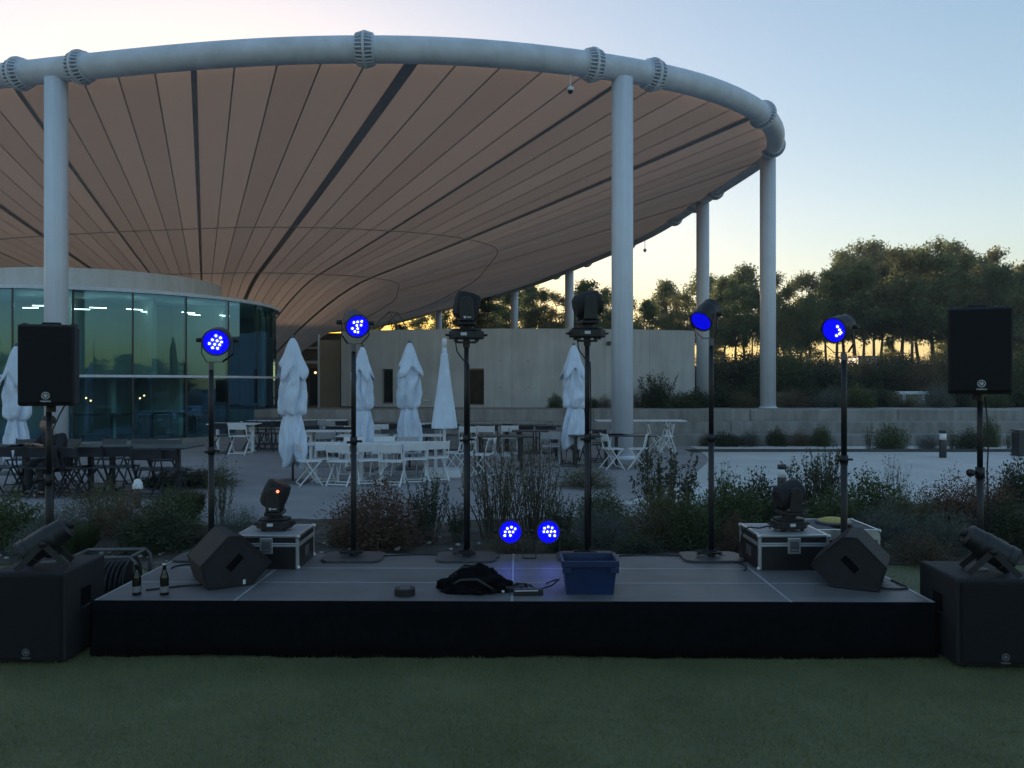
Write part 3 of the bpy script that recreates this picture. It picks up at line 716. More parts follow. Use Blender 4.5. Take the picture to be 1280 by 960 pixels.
# cypresses behind the camera, mirrored in the glass pavilion
LCYP = leafmat('cypress_leaves', (0.016,0.026,0.014), (0.035,0.045,0.022), .1)
def make_cypress(h=12):
    root = thing('cypress_tree', None, 'tree'); mb = MB(); mb.tube([(0,0,-.2),(0,0,h*.9)], [.16,.03], 8); mb.build('trunk', M_BARK, root)
    n = 9000; t = rng.random(n); a = rng.uniform(0, 2*PI, n); r = 0.95*np.sin(PI*np.clip(.06+t*.94, 0, 1))**.75*(1-.45*t)*(.55+.5*rng.random(n))*(1+.2*np.sin(a*5+t*20))
    P = np.stack([r*np.cos(a), r*np.sin(a), .3+t*(h-.3)], 1)
    quads('crown', leafquads(P, .16, .4, .6, up=np.array([0,0,.8])), LCYP, root); return root
cyp = make_cypress()
for i, (th, d, s) in enumerate(((-31,78,.50),(-24,72,.62),(-17,80,.55),(-9,74,.70),(-4,82,.52),(2,73,.60),(7,84,.50),(11,75,.72),(16,77,.55),(21,70,.58),(27,79,.66),(33,72,.50),(38,80,.74),(42,76,.60),(47,74,.66),(52,82,.52),(58,73,.70),(65,80,.55),(73,75,.62),(83,78,.60))):
    X, Y = -12+d*math.sin(R(th)), 23-d*math.cos(R(th)); z = max(-.05, (-28-Y)*.08)
    place(cyp, (X, Y, z-.1), i*1.3, 'slim dark cypress in the far row seen only mirrored in the glass pavilion', 'cypresses mirrored in the glass', (s*1.1,s*1.1,s))
for i in range(26):
    th = -36+5.1*i+random.uniform(-1.5,1.5); d = random.uniform(84,94); X, Y = -12+d*math.sin(R(th)), 23-d*math.cos(R(th)); z = max(-.1, (-28-Y)*.08)
    place(TP[i % 5], (X, Y, z-.6), i*1.9, 'broad pine in the far belt seen only mirrored in the glass pavilion', 'pines mirrored in the glass', (1.5,1.5,.55+.2*random.random()))
# ------------------------------------------------------------------ shrubs
LC = {'grey': leafmat('shrub_grey', (0.075,0.092,0.08), (0.17,0.19,0.165), .2),
      'green': leafmat('shrub_green', (0.045,0.07,0.028), (0.12,0.15,0.06), .3),
      'dark': leafmat('shrub_dark', (0.03,0.042,0.022), (0.075,0.092,0.048), .25),
      'brown': leafmat('shrub_brown', (0.08,0.058,0.036), (0.17,0.125,0.07), .25),
      'olive': leafmat('shrub_olive', (0.075,0.075,0.036), (0.17,0.155,0.08), .3),
      'rust': leafmat('shrub_rust', (0.09,0.05,0.034), (0.17,0.105,0.07), .25)}
def make_mound(col, n=5200, leaf=.03, spiky=0.0, name='shrub'):
    """unit mound: about 1 m wide and 1 m high (scaled when placed)"""
    root = thing(name, None, 'shrub'); mb = MB(); rs = random.Random(sum(map(ord, col)))
    for i in range(38):
        a = rs.uniform(0, 2*PI); e = rs.uniform(.15,1); r = .46*rs.uniform(.5,1)
        mb.tube([(0.05*math.cos(a),.05*math.sin(a),-.03),(r*.5*math.cos(a),r*.5*math.sin(a),.45*e),(r*math.cos(a),r*math.sin(a),.92*e*rs.uniform(.75,1.05))], [.009,.006,.002], 4)
    mb.build('stem', M_STEM, root)
    d = rng.normal(size=(n, 3)); d[:, 2] = np.abs(d[:, 2]); d /= np.linalg.norm(d, axis=1)[:, None]
    lump = 1+.16*np.sin(d[:, 0]*7+1)*np.sin(d[:, 1]*6+2)+.13*np.sin(d[:, 2]*9+d[:, 0]*5)+np.clip(.10*rng.normal(size=n), -.25, .2)
    rr = (rng.random(n)**.38)*lump
    P = d*rr[:, None]*np.array([.5,.5,.95]); P[:, 2] += .02
    up = d*np.array([1,1,1.4])*(.8+spiky)
    quads('foliage', leafquads(P, leaf, .28 if spiky else .45, .8, up=up), LC[col], root)
    return root
def make_airy(col, n_st=46, leaf=.020, per=26, name='shrub'):
    root = thing(name, None, 'shrub'); mb = MB(); rs = random.Random(5); P = []
    for i in range(n_st):
        a = rs.uniform(0, 2*PI); r = .5*rs.random()**.6; hh = rs.uniform(.55,1.0)*(1-.25*r)
        pts = [Vector((.40*r*math.cos(a),.40*r*math.sin(a),-.03))]
        for k in range(1, 6):
            f = k/5; pts.append(Vector((r*(.4+.6*f**1.2)*math.cos(a)+rs.uniform(-.03,.03), r*(.4+.6*f**1.2)*math.sin(a)+rs.uniform(-.03,.03), hh*f)))
        mb.tube(pts, [.007*(1-.15*k) for k in range(6)], 4)
        for k in range(2, 6):
            if rs.random() < .7:
                b = pts[k]+Vector((rs.uniform(-.12,.12), rs.uniform(-.12,.12), rs.uniform(.03,.14))); mb.tube([pts[k], b], [.003,.0015], 3)
                for q in range(per//5): P.append(pts[k].lerp(b, rs.random())+Vector((rs.gauss(0,.015), rs.gauss(0,.015), rs.gauss(0,.015))))
        for q in range(per):
            f = rs.uniform(.35,1)*5; k = min(4, int(f)); P.append(pts[k].lerp(pts[k+1], f-k)+Vector((rs.gauss(0,.018), rs.gauss(0,.018), rs.gauss(0,.018))))
    mb.build('stem', M_STEM, root)
    quads('foliage', leafquads(np.array([tuple(p) for p in P]), leaf, .42, .7), LC[col], root); return root
def make_tuft(col, n=900, name='grass_clump'):
    root = thing(name, None, 'grass clump')
    a = rng.uniform(0, 2*PI, n); r = .5*rng.random(n)**.7; h = rng.uniform(.4,1,n)*(1-.3*r)
    b = np.stack([.08*np.cos(a+rng.normal(size=n)), .08*np.sin(a), np.zeros(n)], 1); tp = np.stack([r*np.cos(a), r*np.sin(a), h], 1); m = b*.45+tp*.55; m[:, 2] += .08
    s = np.stack([-np.sin(a), np.cos(a), np.zeros(n)], 1)*.006
    V = np.stack([b-s, b+s, m+s*.8, tp, m-s*.8], 1)
    quads('blades', V, LC[col], root, 5); return root
SH = {'grey': make_mound('grey', 9000, .021, 1.0), 'green': make_mound('green', 5200, .028), 'dark': make_mound('dark', 5600, .028), 'brown': make_mound('brown', 6000, .022, .5),
      'olive': make_mound('olive', 5600, .024, .6), 'rust': make_mound('rust', 9500, .019), 'airy': make_airy('green', 34, .018, 20), 'airydark': make_airy('dark', 46, .026, 32), 'airygrey': make_airy('olive', 58, .015, 17),
      'tuft': make_tuft('olive'), 'tuftgreen': make_tuft('green')}
bed = [ # px, Y, width m, height m, kind, label
 (12,9.4,.85,.78,'green','leafy green shrub at the left edge behind the left subwoofer'),
 (48,9.0,.7,.50,'grey','blue grey shrub right behind the tilted lamp on the left subwoofer'),
 (75,9.5,.75,.62,'grey','blue grey mound just right of the left loudspeaker pole'),
 (98,9.0,.55,.55,'tuftgreen','green grass clump above the cable drum'),
 (128,10.4,1.0,.80,'olive','tall olive shrub in front of the dark cafe tables'),
 (160,9.9,.9,.72,'brown','brown dry shrub in front of the white capped bollard'),
 (196,9.3,.95,.62,'dark','dark low spreading shrub between cable drum and left light stand'),
 (216,10.8,.8,.62,'green','small green shrub left of the left light stand'),
 (240,11.2,.5,.62,'tuft','straw coloured grass clump left of the left light stand'),
 (278,10.6,.62,1.10,'airy','tall wispy green shrub just right of the left light stand'),
 (297,9.6,.75,.52,'grey','grey lavender mound behind the left monitor speaker'),
 (248,9.5,.5,.35,'olive','low olive tuft at the foot of the left light stand'),
 (232,14.2,1.9,.36,'dark','low dark hedge plant on the paving behind the left light stand'),
 (474,9.4,1.25,.92,'rust','rust brown dome shaped shrub behind the second light stand'),
 (428,9.5,.45,.40,'olive','small dry tuft at the left foot of the rust shrub'),
 (535,9.6,.55,.92,'airydark','wispy bare shrub with dark leaves right of the rust shrub'),
 (572,9.6,.40,.55,'airydark','thin dark leaved sprig beside the third stand pole'),
 (622,9.7,1.25,1.42,'airygrey','large airy grey shrub behind the left floor lamp'),
 (668,9.9,1.15,1.38,'airygrey','large airy grey shrub behind the right floor lamp'),
 (700,9.3,.5,.70,'airydark','thin dark twiggy shrub right of the floor lamps'),
 (640,8.9,.9,.35,'brown','low brown ground plant behind the floor lamps'),
 (752,10.7,.85,.62,'green','leafy green shrub behind the fourth stand pole'),
 (752,9.3,.85,.58,'grey','grey green mound at the foot of the fourth stand'),
 (705,9.0,.5,.30,'dark','low dark plant between floor lamp and blue crate'),
 (733,14.8,1.25,.50,'olive','rounded olive brown shrub on the paving under the cafe tables'),
 (835,10.0,1.0,1.22,'airydark','tall leafy dark shrub between fourth and fifth light stands'),
 (826,9.4,1.05,.92,'olive','bushy olive shrub below the tall leafy one'),
 (868,9.2,.7,.72,'green','green shrub at the left of the fifth stand pole'),
 (800,8.7,.6,.34,'dark','low dark plant at the back stage edge right of the crate'),
 (912,10.0,.95,.90,'green','broad green shrub right of the fifth stand pole'),
 (950,10.6,.85,.86,'dark','dark green shrub behind the right moving head light'),
 (920,8.9,.5,.55,'rust','reddish dry clump beside the front right flight case'),
 (903,10.6,.5,1.02,'airy','slim green stems with seed heads right of the fifth stand'),
 (1012,10.9,.8,1.05,'airydark','thin twiggy shrub behind the two right flight cases'),
 (1035,11.4,.55,1.15,'airydark','tall sparse shrub left of the far right lamp stand'),
 (1045,10.0,.9,.72,'green','green shrub behind the far right lamp stand pole'),
 (1085,10.4,.95,.92,'green','bright green shrub right of the far right lamp stand'),
 (1120,10.9,.5,1.05,'airy','upright green sprig standing above the bed'),
 (1105,9.5,.9,.62,'grey','grey green shrub above the open flight case'),
 (1140,9.9,.95,.78,'olive','olive shrub in the middle of the right bed'),
 (1192,10.0,1.0,.92,'rust','shrub with rusty flower heads left of the right loudspeaker pole'),
 (1185,9.2,.85,.60,'grey','grey tufted shrub below the rusty flowers'),
 (1150,8.8,.8,.42,'brown','low brown shrub at the front of the right bed'),
 (1240,10.2,.9,.88,'rust','rusty topped shrub right of the right loudspeaker pole'),
 (1262,9.4,.8,.72,'dark','dark shrub at the right edge behind the subwoofer'),
 (1275,12.2,.8,.95,'dark','tall dark shrub at the right picture edge by the path'),
 (1330,10.2,1.0,.9,'green','green shrub beyond the right picture edge'),(-60,9.6,1.0,.8,'dark','dark shrub beyond the left picture edge'),
]
for px, Y, wd, ht, kd, lb in bed:
    X = PX(px, Y); z = bed_z(X, Y) if Y < bed_back(X) else PZ(X, Y)
    place(SH[kd], (X, Y, z-.02), random.uniform(0, 6.3), lb, 'plants in the bed behind the stage', (wd*.95, wd*.85, ht*(.80 if not kd.startswith('airy') else .92)))
for i, (px, Y, wd, ht, kd, lb) in enumerate([(905,24.35,1.2,.42,'dark','low dark plant at the foot of the seating wall right of the fifth stand'),(938,24.35,1.0,.5,'grey','grey plant at the foot of the seating wall, left of the canopy tip column'),
  (971,24.35,.7,.55,'dark','dark plant at the wall foot below the canopy tip column'),(1000,24.35,.9,.52,'brown','brown plant at the wall foot left of the far right lamp stand'),(1027,24.35,.9,.62,'green','green plant at the wall foot just left of the far right lamp stand'),
  (1085,22.7,.5,.85,'airy','thin young plant in the planting strip right of the far right lamp stand'),(1113,22.7,1.1,.75,'green','full green shrub in the planting strip left of the far bollard'),(1160,22.7,.9,.48,'grey','grey mound in the planting strip beside the far bollard'),
  (1190,22.7,.5,.70,'airy','sparse green plant just right of the far bollard'),(1212,22.7,1.0,.62,'dark','dark shrub in the planting strip left of the right loudspeaker pole'),(1236,24.1,.8,.85,'green','green shrub at the wall foot right of the loudspeaker pole'),(1260,23.2,.5,.6,'airy','small young plant left of the dark litter bin'),
  (885,24.35,.7,.4,'olive','low olive plant at the wall foot behind the fifth stand')]):
    X = PX(px, Y); place(SH[kd], (X, Y, .08), i*1.1, lb, 'plants along the foot of the seating wall', (wd, wd*.7, ht))
ter = [(694,28.6,.62,.55,'green','clipped round shrub against the concrete wall behind the umbrella'),(738,28.8,.9,.42,'dark','dark low shrub left of the tall near column'),(755,28.9,.7,.5,'brown','brown shrub just left of the tall near column'),
  (800,28.8,1.2,.7,'brown','brown shrub right of the tall near column'),(822,28.6,1.5,1.35,'airydark','tall spreading shrub against the right part of the concrete wall'),(818,28.4,1.0,.8,'dark','dense dark base of the shrub on the concrete wall'),(850,28.6,1.8,.62,'green','green shrub under the right end of the concrete wall'),(872,28.8,1.1,.7,'dark','dark shrub left of the fifth stand lamp'),
  (905,29.5,1.8,.9,'dark','dark shrub right of the column behind the blue lamp'),(930,28.8,1.4,.6,'olive','olive shrub left of the canopy tip column'),(945,31,1.8,1.1,'dark','dark bush half behind the canopy tip column'),(990,29,1.6,.72,'brown','brown bush right of the canopy tip column'),
  (1012,30,1.6,.85,'dark','dark bush between canopy tip column and far right lamp'),(1040,29,1.4,.8,'grey','grey bush behind the far right lamp pole'),(1072,29,1.5,.85,'green','green bush right of the far right lamp pole'),(1100,31,1.5,.8,'dark','dark bush in the middle of the right terrace'),(1128,30,1.2,.5,'olive','low olive bush beside the pale bench slab'),
  (1170,29,1.5,.9,'grey','grey bush left of the right loudspeaker'),(1195,31,1.6,1.0,'dark','dark bush under the right loudspeaker'),(1240,29,1.5,.7,'green','green bush right of the loudspeaker pole'),(1270,30,1.5,.8,'dark','dark bush at the right picture edge on the terrace'),(1310,30,1.8,.9,'dark','dark bush past the right picture edge on the terrace')]
for i, (px, Y, wd, ht, kd, lb) in enumerate(ter):
    X = PX(px, Y); place(SH[kd], (X, Y, hill_z(X, Y)-.02), i*1.7, lb, 'shrubs on the upper terrace', (wd, wd*.8, ht))
hed = [(880,40,3.0,1.9,'dark'),(905,42,3.4,2.2,'olive'),(930,40,3.0,2.3,'dark'),(952,43,3.0,2.3,'dark'),(985,40,3.2,2.4,'green'),(1010,42,3.0,1.9,'dark'),(1035,39,2.8,1.7,'dark'),(1062,41,3.2,2.1,'olive'),(1085,43,2.8,2.0,'olive'),(1105,40,3.0,1.8,'dark'),(1128,42,3.0,2.0,'dark'),(1150,39,2.8,1.9,'brown'),(1172,41,3.0,2.3,'olive'),(1200,43,3.4,2.2,'dark'),(1230,40,3.2,2.3,'dark'),(1258,42,3.0,2.4,'olive'),(1274,36,2.4,2.4,'green'),(1300,41,3.4,2.6,'dark'),(1345,41,3.6,2.6,'dark'),
       (895,50,3.5,1.5,'dark'),(940,52,4,1.6,'olive'),(1000,50,4,1.9,'green'),(1050,52,4,1.4,'dark'),(1120,51,4,1.7,'dark'),(1180,52,4,1.8,'olive'),(1240,50,4,1.7,'dark')]
lh = lab_by_landmark([p for p, *_ in hed], 'bush below the pines, {ord} to the {side} of {lm}')
for i, (px, Y, wd, ht, kd) in enumerate(hed):
    X = PX(px, Y); place(SH[kd], (X, Y, hill_z(X, Y)-.1), i*.9, lh[px], 'bushes on the slope below the pines', (wd, wd*.8, ht*.85))
# far pale bench slabs and a parked van on the terrace
t = thing('stone_bench', 'pale stone bench slab among the bushes on the right terrace', 'bench', (PX(1140,33),33,hill_z(17,33)))
mb = MB(); mb.box(-.6,.6,-.2,.2,.38,.50); mb.build('seat', M_WPAINT, t, bevel=.01)
for x in (-.4,.4):
    mb = MB(); mb.box(x-.06,x+.06,-.17,.17,0,.38); mb.build('leg', M_WPAINT, t)
from mathutils import noise
# ------------------------------------------------------------------ cafe furniture
def make_chair(name, m):
    t = thing(name, None, 'chair')
    for s in (-1, 1):
        x = .205*s
        MB().bar((x, .23, 0), (x*.98, -.17, .455), .026, .018).build('leg', m, t)                     # rear foot to seat front
        mb = MB(); mb.tube([(x*1.09,-.21,0), (x*1.09,.13,.50), (x*1.07,.20,.80)], .013, 6); mb.build('back_post', m, t)
    mb = MB(); mb.box(-.215,.215,-.20,.19,.445,.468)
    mb.build('seat', m, t, bevel=.006)
    MB(Matrix.Translation((0,.178,.70)) @ Matrix.Rotation(R(-12), 4, 'X')).box(-.215,.215,-.009,.009,-.075,.085).build('backrest', m, t, bevel=.005)
    MB().bar((-.2,.20,.04), (.2,.20,.04), .02).build('stretcher', m, t); MB().bar((-.22,-.185,.04), (.22,-.185,.04), .02).build('stretcher', m, t)
    return t
CH = {'w': make_chair('folding_chair', M_WHITE), 'd': make_chair('folding_chair', M_DARKF), 'g': make_chair('folding_chair', M_GREYCH)}
def make_table(name, m, L, W=.7, H=.74, round_=False, style='post'):
    t = thing(name, None, 'table')
    mb = MB(); mb.box(-L/2,L/2,-W/2,W/2,H-.025,H); mb.build('tabletop', m, t, bevel=.008)
    if style == 'post':
        for x in ((-L*.36, L*.36) if L > .9 else (0,)):
            MB().box(x-.035,x+.035,-.035,.035,.03,H-.026).build('leg', m, t)
            MB().box(x-.03,x+.03,-W*.45,W*.45,0,.03).build('foot', m, t); MB().box(x-.03,x+.03,-W*.4,W*.4,H-.05,H-.026).build('bearer', m, t)
    else:
        for x in (-L*.30, L*.30):
            for q in (-1, 1):
                MB().bar((x+q*.22,-W*.32,0), (x-q*.06,-W*.32,H-.03), .03).build('leg', m, t)
                MB().bar((x+q*.22,W*.32,0), (x-q*.06,W*.32,H-.03), .03).build('leg', m, t)
            mb = MB(); mb.bar((x-.2,0,.22), (x+.2,0,.22), .02); mb.build('brace', m, t)
    return t
TB = {('w',1.25): make_table('cafe_table', M_WHITE, 1.25), ('d',1.3): make_table('cafe_table', M_DARKF, 1.3),
      ('d',2.0): make_table('long_cafe_table', M_DARKF, 2.0, .8), ('t',2.5): make_table('trestle_table', M_WHITE, 2.5, .8, .88, style='x')}
def chair(px, Y, rz, c, label, grp):
    X = PX(px, Y); return place(CH[c], (X, Y, PZ(X, Y)), R(rz), label, grp)
def table(px, Y, key, label, grp, rz=0):
    X = PX(px, Y); return place(TB[key], (X, Y, PZ(X, Y)), R(rz), label, grp)
GW, GD = 'white folding chairs on the cafe plaza', 'dark folding chairs on the cafe plaza'
GT = 'tables of the cafe plaza'
# rz=0 faces the camera, 180 shows its back
table(423, 15.7, ('w',1.25), 'white cafe table, left half of the pair lined with white chairs', GT, -2)
table(505, 15.9, ('w',1.25), 'white cafe table, right half of the pair lined with white chairs', GT, -2)
chair(386, 15.0, 118, 'w', 'white folding chair turned sideways at the left end of the white tables', GW)
chair(427, 15.0, 166, 'w', 'white folding chair, back to the viewer, just left of the second light stand', GW)
chair(408, 15.5, 200, 'w', 'white folding chair half hidden between the sideways chair and the second light stand', GW)
chair(461, 15.2, 196, 'w', 'white folding chair just right of the second light stand pole', GW)
chair(491, 15.0, 170, 'w', 'white folding chair at the middle of the white tables, back turned', GW)
chair(519, 15.45, 190, 'w', 'white folding chair at the right part of the white tables, back turned', GW)
chair(544, 15.75, 208, 'w', 'white folding chair at the right end of the white tables beside the smooth parasol', GW)
chair(568, 16.9, 262, 'w', 'white folding chair seen from its side just right of the smooth parasol pole', GW)
chair(581, 16.8, 258, 'w', 'white folding chair seen from its side left of the third light stand', GW)
chair(604, 16.4, 250, 'w', 'white folding chair seen from its side just right of the third light stand', GW)
chair(628, 16.2, 95, 'g', 'grey white folding chair standing alone behind the airy shrub', GW)
for px, c in ((440,'w'),(478,'w'),(508,'g')):
    chair(px, 16.7, random.uniform(-8, 8), c, {440:'white folding chair facing the viewer behind the second light stand pole',478:'white folding chair on the far side of the white tables, below the second closed umbrella',508:'pale grey folding chair on the far side of the white tables'}[px], GW)
table(458, 18.2, ('w',1.25), 'white cafe table in the second row, left of the tied umbrella', GT); table(520, 18.3, ('w',1.25), 'white cafe table in the second row below the tied umbrella', GT)
chair(405, 18.3, 205, 'g', 'grey folding chair leaning behind the left end of the white tables', GW)
table(412, 19.4, ('w',1.25), 'white cafe table right behind the big closed umbrella', GT)
table(294, 20.6, ('w',1.25), 'white cafe table in front of the glass pavilion', GT); chair(300, 19.9, 176, 'w', 'white folding chair at the lone table in front of the glass pavilion', GW); chair(278, 20.0, 170, 'd', 'dark folding chair beside the left light stand at the lone white table', GD)
table(334, 22.0, ('w',1.25), 'white cafe table beside the right edge of the glass pavilion', GT)
for i, (px, Y, rz) in enumerate(((318,21.2,160),(334,21.0,185),(350,21.2,200),(342,22.9,10),(326,22.9,0),(392,20.2,170),(386,21.8,15))):
    chair(px, Y, rz, 'd', 'dark folding chair '+['left front of the white table by the pavilion edge','middle front of the white table by the pavilion edge','right front of the white table by the pavilion edge','right rear of the white table by the pavilion edge','left rear of the white table by the pavilion edge','right behind the big closed umbrella','further back, right of the big closed umbrella'][i], GD)
table(405, 23.4, ('w',1.25), 'white cafe table in the back row before the passage', GT); chair(398, 22.6, 190, 'g', 'grey folding chair in the back row, left one before the passage', GW); chair(412, 22.6, 172, 'g', 'grey folding chair in the back row, right one before the passage', GW)
table(437, 21.3, ('w',1.25), 'white cafe table behind the second light stand', GT); table(470, 23.5, ('d',1.3), 'dark cafe table in the back row between two closed umbrellas', GT)
for i, (px, Y, rz) in enumerate(((420,20.6,180),(433,20.6,176),(446,20.7,190),(428,23.0,175),(452,22.8,185),(498,22.5,180),(528,22.2,175),(543,22.4,180),(490,19.6,20),(532,20.0,10))):
    chair(px, Y, rz, 'd', 'dark folding chair '+['left of the second light stand in the middle rows','just left of the second light stand pole in the middle rows','just right of the second light stand pole in the middle rows','in the back row left of the second light stand','in the back row right of the second light stand','in the back row between the two tied umbrellas','in the back row right of the tied umbrella','in the back row left of the smooth parasol','facing the viewer behind the second row of white tables','facing the viewer right of the tied umbrella'][i], GD)
chair(476, 22.3, 184, 'w', 'white folding chair in the back row between the second and third umbrella', GW)
table(532, 23.4, ('w',1.25), 'white cafe table in the back row left of the smooth parasol', GT)
chair(585, 21.2, 180, 'w', 'white folding chair left of the third light stand in the back row', GW); chair(608, 21.4, 178, 'w', 'white folding chair just right of the third light stand in the back row', GW)
table(612, 23.0, ('d',1.3), 'dark cafe table right of the third light stand', GT); table(655, 22.9, ('d',1.3), 'dark cafe table in the middle of the plaza back row', GT); table(672, 22.3, ('d',1.3), 'dark cafe table left of the twisted umbrella', GT)
chair(637, 21.6, 184, 'w', 'white folding chair between the dark chairs of the back row', GW)
for i, (px, Y, rz) in enumerate(((613,21.9,172),(657,21.8,172),(680,21.6,180),(566,22.6,175))):
    chair(px, Y, rz, 'd', 'dark folding chair '+['right of the third light stand pole, back turned','just right of the white back row chair','left of the twisted umbrella, back turned','right of the smooth parasol pole in the back row'][i], GD)
table(672, 20.0, ('d',1.3), 'low dark cafe table behind the airy shrub', GT); table(626, 18.0, ('d',1.3), 'dark cafe table behind the lone pale chair', GT)
for i, (px, Y, rz, c) in enumerate(((688,18.6,178,'g'),(697,19.2,182,'g'),(712,19.0,186,'d'),(727,19.0,178,'w'),(739,19.2,200,'d'),(747,19.8,170,'d'))):
    chair(px, Y, rz, c, ['pale folding chair left of the twisted umbrella','second pale folding chair touching the twisted umbrella','dark folding chair under the twisted umbrella','white folding chair left of the fourth light stand pole','dark folding chair right of the fourth light stand pole','dark folding chair by the left end of the black table'][i], GD if c == 'd' else GW)
table(745, 18.4, ('d',1.3), 'black cafe table left of the tall near column', GT); table(783, 18.3, ('d',1.3), 'black cafe table in front of the tall near column', GT)
chair(765, 17.9, 105, 'w', 'white folding chair tilted sideways left of the tall near column foot', GW); chair(798, 17.9, 255, 'w', 'white folding chair facing left beside the tall near column foot', GW)
table(800, 22.6, ('t',2.5), 'long white trestle table behind the tall near column', GT)
for i, px in enumerate((818,832)):
    chair(px, 22.2, 90+i*180, 'w', 'white folding chair '+['left','right'][i]+' one under the end of the trestle table', GW)
# left cluster of dark tables
for i, px in enumerate((10,86,168)): table(px, 13.1, ('d',2.0) if i else ('d',2.0), 'long dark cafe table '+['at the left edge behind the loudspeaker pole','in the middle of the left cluster','at the right end of the left cluster'][i], GT, -1)
for i, (px, Y, rz) in enumerate(((8,12.5,172),(45,12.55,190),(62,12.4,176),(100,12.4,150),(118,12.5,178),(152,12.6,186),(188,12.5,182),(212,12.6,172),(30,13.8,5),(78,13.9,0),(135,13.9,-8),(176,13.9,6),(205,13.8,4))):
    chair(px, Y, rz, 'd', 'dark folding chair in the left cluster, '+['at the left picture edge','left of the loudspeaker pole','right behind the loudspeaker pole','turned askew right of the seated man','left of the white capped bollard','behind the white capped bollard','right of the white capped bollard','at the right end of the table row','far side, left end','far side behind the seated man','far side, middle','far side above the white capped bollard','far side, right end'][i], GD)

# ------------------------------------------------------------------ closed umbrellas
def make_umbrella(name, zb, zt, seed, rmax, tied=True, base='cross'):
    t = thing(name, None, 'umbrella'); rs = random.Random(seed); K = rs.choice((5,6,7)); ph = rs.uniform(0, 6)
    H = zt-zb
    if tied:
        sh = [(0,.86),(.08,.98),(.20,.92),(.29,.76),(.345,.64),(.36,.74),(.375,.95),(.46,1.0),(.60,.92),(.70,.80),(.80,.64),(.90,.44),(.96,.26),(1,.12)]
    else:
        sh = [(0,1.0),(.02,1.02),(.2,.88),(.4,.70),(.6,.52),(.8,.36),(.9,.30),(.905,.34),(.92,.33),(.925,.22),(1,.20)]
    zs = [i/70 for i in range(71)]
    prof = [(rmax*float(np.interp(z, [s[0] for s in sh], [s[1] for s in sh])), zb+z*H) for z in zs]
    def mod(a, f):
        if not tied: return (1+.07*math.cos(8*a)*(1-f), 0)
        p3 = Vector((math.cos(a)*1.3, math.sin(a)*1.3, f*5+seed)); n1 = noise.noise(p3); n2 = noise.noise(p3*2.3)
        tw = a + .9*math.sin(f*2.6+ph)+.55*n1
        fold = abs(math.sin(K*tw*.5+ph))**1.15; fine = abs(math.sin((K+3)*tw*.5+2.1*ph+f*4))**.7
        amp = .62*(1-.55*max(0, f-.75)/.25)
        q = .56+amp*1.12*(.66*fold+.34*fine)+.14*n2+.16*math.cos(a-ph)*math.sin(f*4+ph)
        dz = 0
        if f < .30: dz = -((.30-f)/.30)**1.5*H*.085*(1.2*abs(math.sin(1.5*a+ph))+.5*n1)
        if .355 < f < .40: dz = -.045*(.5+.5*math.sin(5*a+ph))
        return (q, dz)
    mb = MB(); mb.lathe(prof, 120 if tied else 48, mod=mod); mb.build('canopy', M_UMB, t, True)
    if tied:
        fl = [(rmax*r_, zb+z*H) for z, r_ in ((.765,1.16),(.79,1.04),(.83,.84),(.87,.68),(.915,.55),(.96,.38),(.985,.24),(1.0,.13))]
        def modf(a, f):
            n1 = noise.noise(Vector((math.cos(a)*1.2, math.sin(a)*1.2, seed*3.1)))
            q = 1+(1-f)*(.20*math.cos(4*a+ph)+.22*n1)+.10*(1-f)*math.sin(9*a+ph); return (q, -(1-f)**2*H*.062*(1+math.cos(4*a+ph))+(1-f)**2*.07*n1)
        vs, fs = [], []; n_ = 72
        for i, (r_, z) in enumerate(fl):
            for k in range(n_):
                a = 2*PI*k/n_; q, dz = modf(a, i/(len(fl)-1)); vs.append((r_*q*math.cos(a), r_*q*math.sin(a), z+dz))
        fs = [(i*n_+k, i*n_+(k+1) % n_, (i+1)*n_+(k+1) % n_, (i+1)*n_+k) for i in range(len(fl)-1) for k in range(n_)]
        mb = MB(); mb.add(vs, fs); o = mb.build('vent_flap', M_UMB, t, True); sl = o.modifiers.new('thick', 'SOLIDIFY'); sl.thickness = .004
    mb = MB(); mb.cyl((0,0,.03),(0,0,zt+.02), .024 if tied else .035, n=12); mb.build('pole', M_STEEL if tied else M_WHITE, t, True)
    mb = MB(); mb.lathe([(.03,zt-.02),(.034,zt+.03),(.012,zt+.06)] if tied else [(.045,zt),(.05,zt+.16),(.03,zt+.20)], 14); mb.build('finial', M_STEEL if tied else M_WHITE, t, True)
    if tied:
        mb = MB(); mb.box(-.30,.30,-.30,.30,0,.035); mb.build('base', M_STEEL, t, bevel=.01)
    else:
        mb = MB(); mb.box(-.36,.36,-.36,.36,.02,.16); mb.box(-.34,.34,-.34,.34,0,.02); mb.build('base', M_WHITE, t, bevel=.015)
    return t
for px, Y, z0, z1, seed, r, tied, lb in ((20,15.6,.52,2.72,3,.215,True,'closed white umbrella half behind the left loudspeaker'),(366,15.3,.62,2.86,4,.232,True,'big closed white umbrella at the left end of the white tables'),
    (453,17.6,.68,2.80,9,.20,True,'closed white umbrella right behind the second light stand'),(512,17.9,.66,2.90,12,.235,True,'tied white umbrella between the second light stand and the smooth parasol'),
    (555.5,16.4,1.07,2.72,1,.245,False,'smooth closed parasol on a white pole and square white base'),(717,18.6,.66,2.88,21,.25,True,'twisted closed umbrella left of the tall near column')):
    X = PX(px, Y); z = PZ(X, Y); u = make_umbrella('closed_umbrella' if tied else 'closed_parasol', z0-z, z1-z, seed, r, tied); u.location = (X, Y, z); tag(u, lb, 'umbrella')

